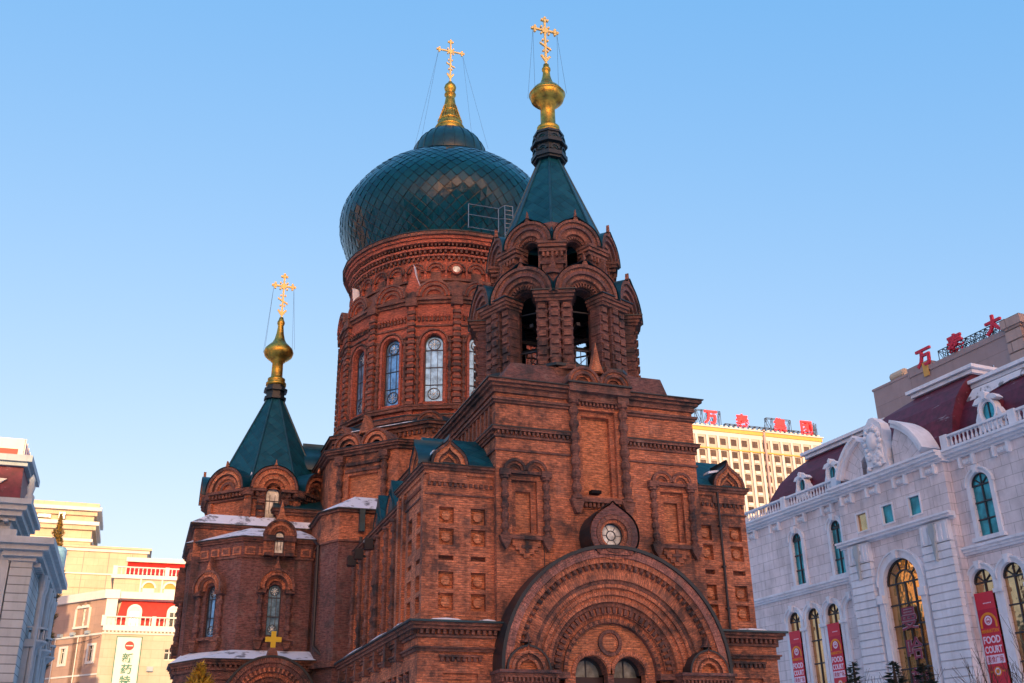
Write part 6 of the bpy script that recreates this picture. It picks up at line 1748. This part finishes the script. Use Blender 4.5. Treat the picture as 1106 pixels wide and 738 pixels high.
# ================================================================== trees and shrubs
def conifer(name, x, y, H, rad, label, m1='pineleaf', m2='pineleaf2', n=900, seed=1, zb=.6, column_=False, group=None):
    rr = random.Random(seed)
    t_ = thing(name, label, 'tree', group=group)
    g = MB(); g.lathe(x, y, [(.16, 0), (.1, H * .6), (.03, H)], 8, 'bark')
    g.build('trunk', t_)
    g = MB()
    lv = 14
    for i in range(n):
        f = rr.random() ** .8
        z = zb + (H - zb) * (1 - f) if not column_ else zb + (H - zb) * rr.random()
        q = (H - z) / (H - zb)
        R_ = rad * (q ** .8 if not column_ else min(1, q * 4) * (0.8 + .2 * math.sin(z * 3)))
        tier = .55 + .45 * abs(math.sin(z * 3.1 + seed)); rr_ = R_ * tier * math.sqrt(rr.uniform(.15, 1)); a = rr.uniform(0, 2 * math.pi)
        px_, py_ = x + rr_ * math.cos(a), y + rr_ * math.sin(a)
        L = rr.uniform(.16, .42) * (.6 + q); dv = Vector((math.cos(a + rr.uniform(-.5, .5)), math.sin(a + rr.uniform(-.5, .5)), rr.uniform(-.25, .35) if not column_ else rr.uniform(.2, 1.2))).normalized() * L
        sv_ = Vector((-math.sin(a), math.cos(a), rr.uniform(-.6, .6))).normalized() * L * .28
        c_ = Vector((px_, py_, z - rr_ * .12))
        g.poly([tuple(c_ - sv_), tuple(c_ + dv * .5 - sv_ * .6), tuple(c_ + dv), tuple(c_ + dv * .4 + sv_ * .7), tuple(c_ + sv_)], m1 if rr.random() < .7 else m2)
    g.build('crown', t_)
    return t_
conifer('spruce_tree', 22.6, 30, 5.15, 1.0, 'small dark spruce tip in front of the rusticated pilaster', seed=2)
conifer('spruce_tree', 21.8, 27, 4.85, 1.25, 'dense dark spruce under the big arched window, left of its darker neighbour', n=1500, seed=3)
conifer('spruce_tree', 22.9, 27, 4.8, 1.3, 'widest dark spruce at the bottom right of the big arched window', n=1500, seed=4)
conifer('spruce_tree', 27.5, 40, 5.4, .9, 'tiny spruce tip in front of the food court banner nearest the church', seed=5)
conifer('autumn_shrub', 1.95, 36, 5.25, .8, 'yellow leaved shrub at the foot of the cathedral apse', 'dryleaf', 'dryleaf2', 3200, 6, column_=True)
conifer('column_tree', -9.1, 112, 27.4, 1.15, 'tall narrow brown leaved tree beside the grey building cornice', 'dryleaf2', 'pineleaf2', 9000, 7, zb=12, column_=True)
M['tankpaint'] = metal_roof('tank_paint', (0.22, 0.42, 0.55), 0.5)
g = MB()
g.lathe(-8.5, 106, [(.75, 20.2), (.9, 20.25), (.9, 22.6), (.8, 22.8), (0, 23.0)], 16, 'tankpaint'); 
for k in range(4): a = math.pi / 4 + k * math.pi / 2; g.tube((-8.5 + .8 * math.cos(a), 106 + .8 * math.sin(a), 0), (-8.5 + .8 * math.cos(a), 106 + .8 * math.sin(a), 20.4), .09, 'blackmetal', 5)
g.build('water_tank', None, label='pale blue round tank behind the grey building cornice', category='tank')
# bare twigs in front of the hall
for i, (x_, y_, h_, lab) in enumerate(((23.6, 30, 5.0, 'bare twiggy shrub between the small spruce and the dense spruces'), (26.6, 27, 5.6, 'bare twiggy shrub below the rightmost banner'))):
    rr = random.Random(20 + i); t_ = thing('bare_shrub', lab, 'shrub')
    g = MB()
    def twig(p, d, L, r, n):
        q = p + d * L; g.tube(p, q, r, 'bark', 4)
        if n == 0: return
        for _ in range(3):
            twig(p + d * L * rr.uniform(.5, 1), (d + Vector((rr.uniform(-.6, .6), rr.uniform(-.6, .6), rr.uniform(-.1, .4)))).normalized(), L * rr.uniform(.55, .8), r * .6, n - 1)
    for _ in range(4): twig(Vector((x_, y_, 0)), Vector((rr.uniform(-.2, .2), rr.uniform(-.2, .2), 1)).normalized(), h_ * .42, .035, 4)
    g.build('branches', t_)
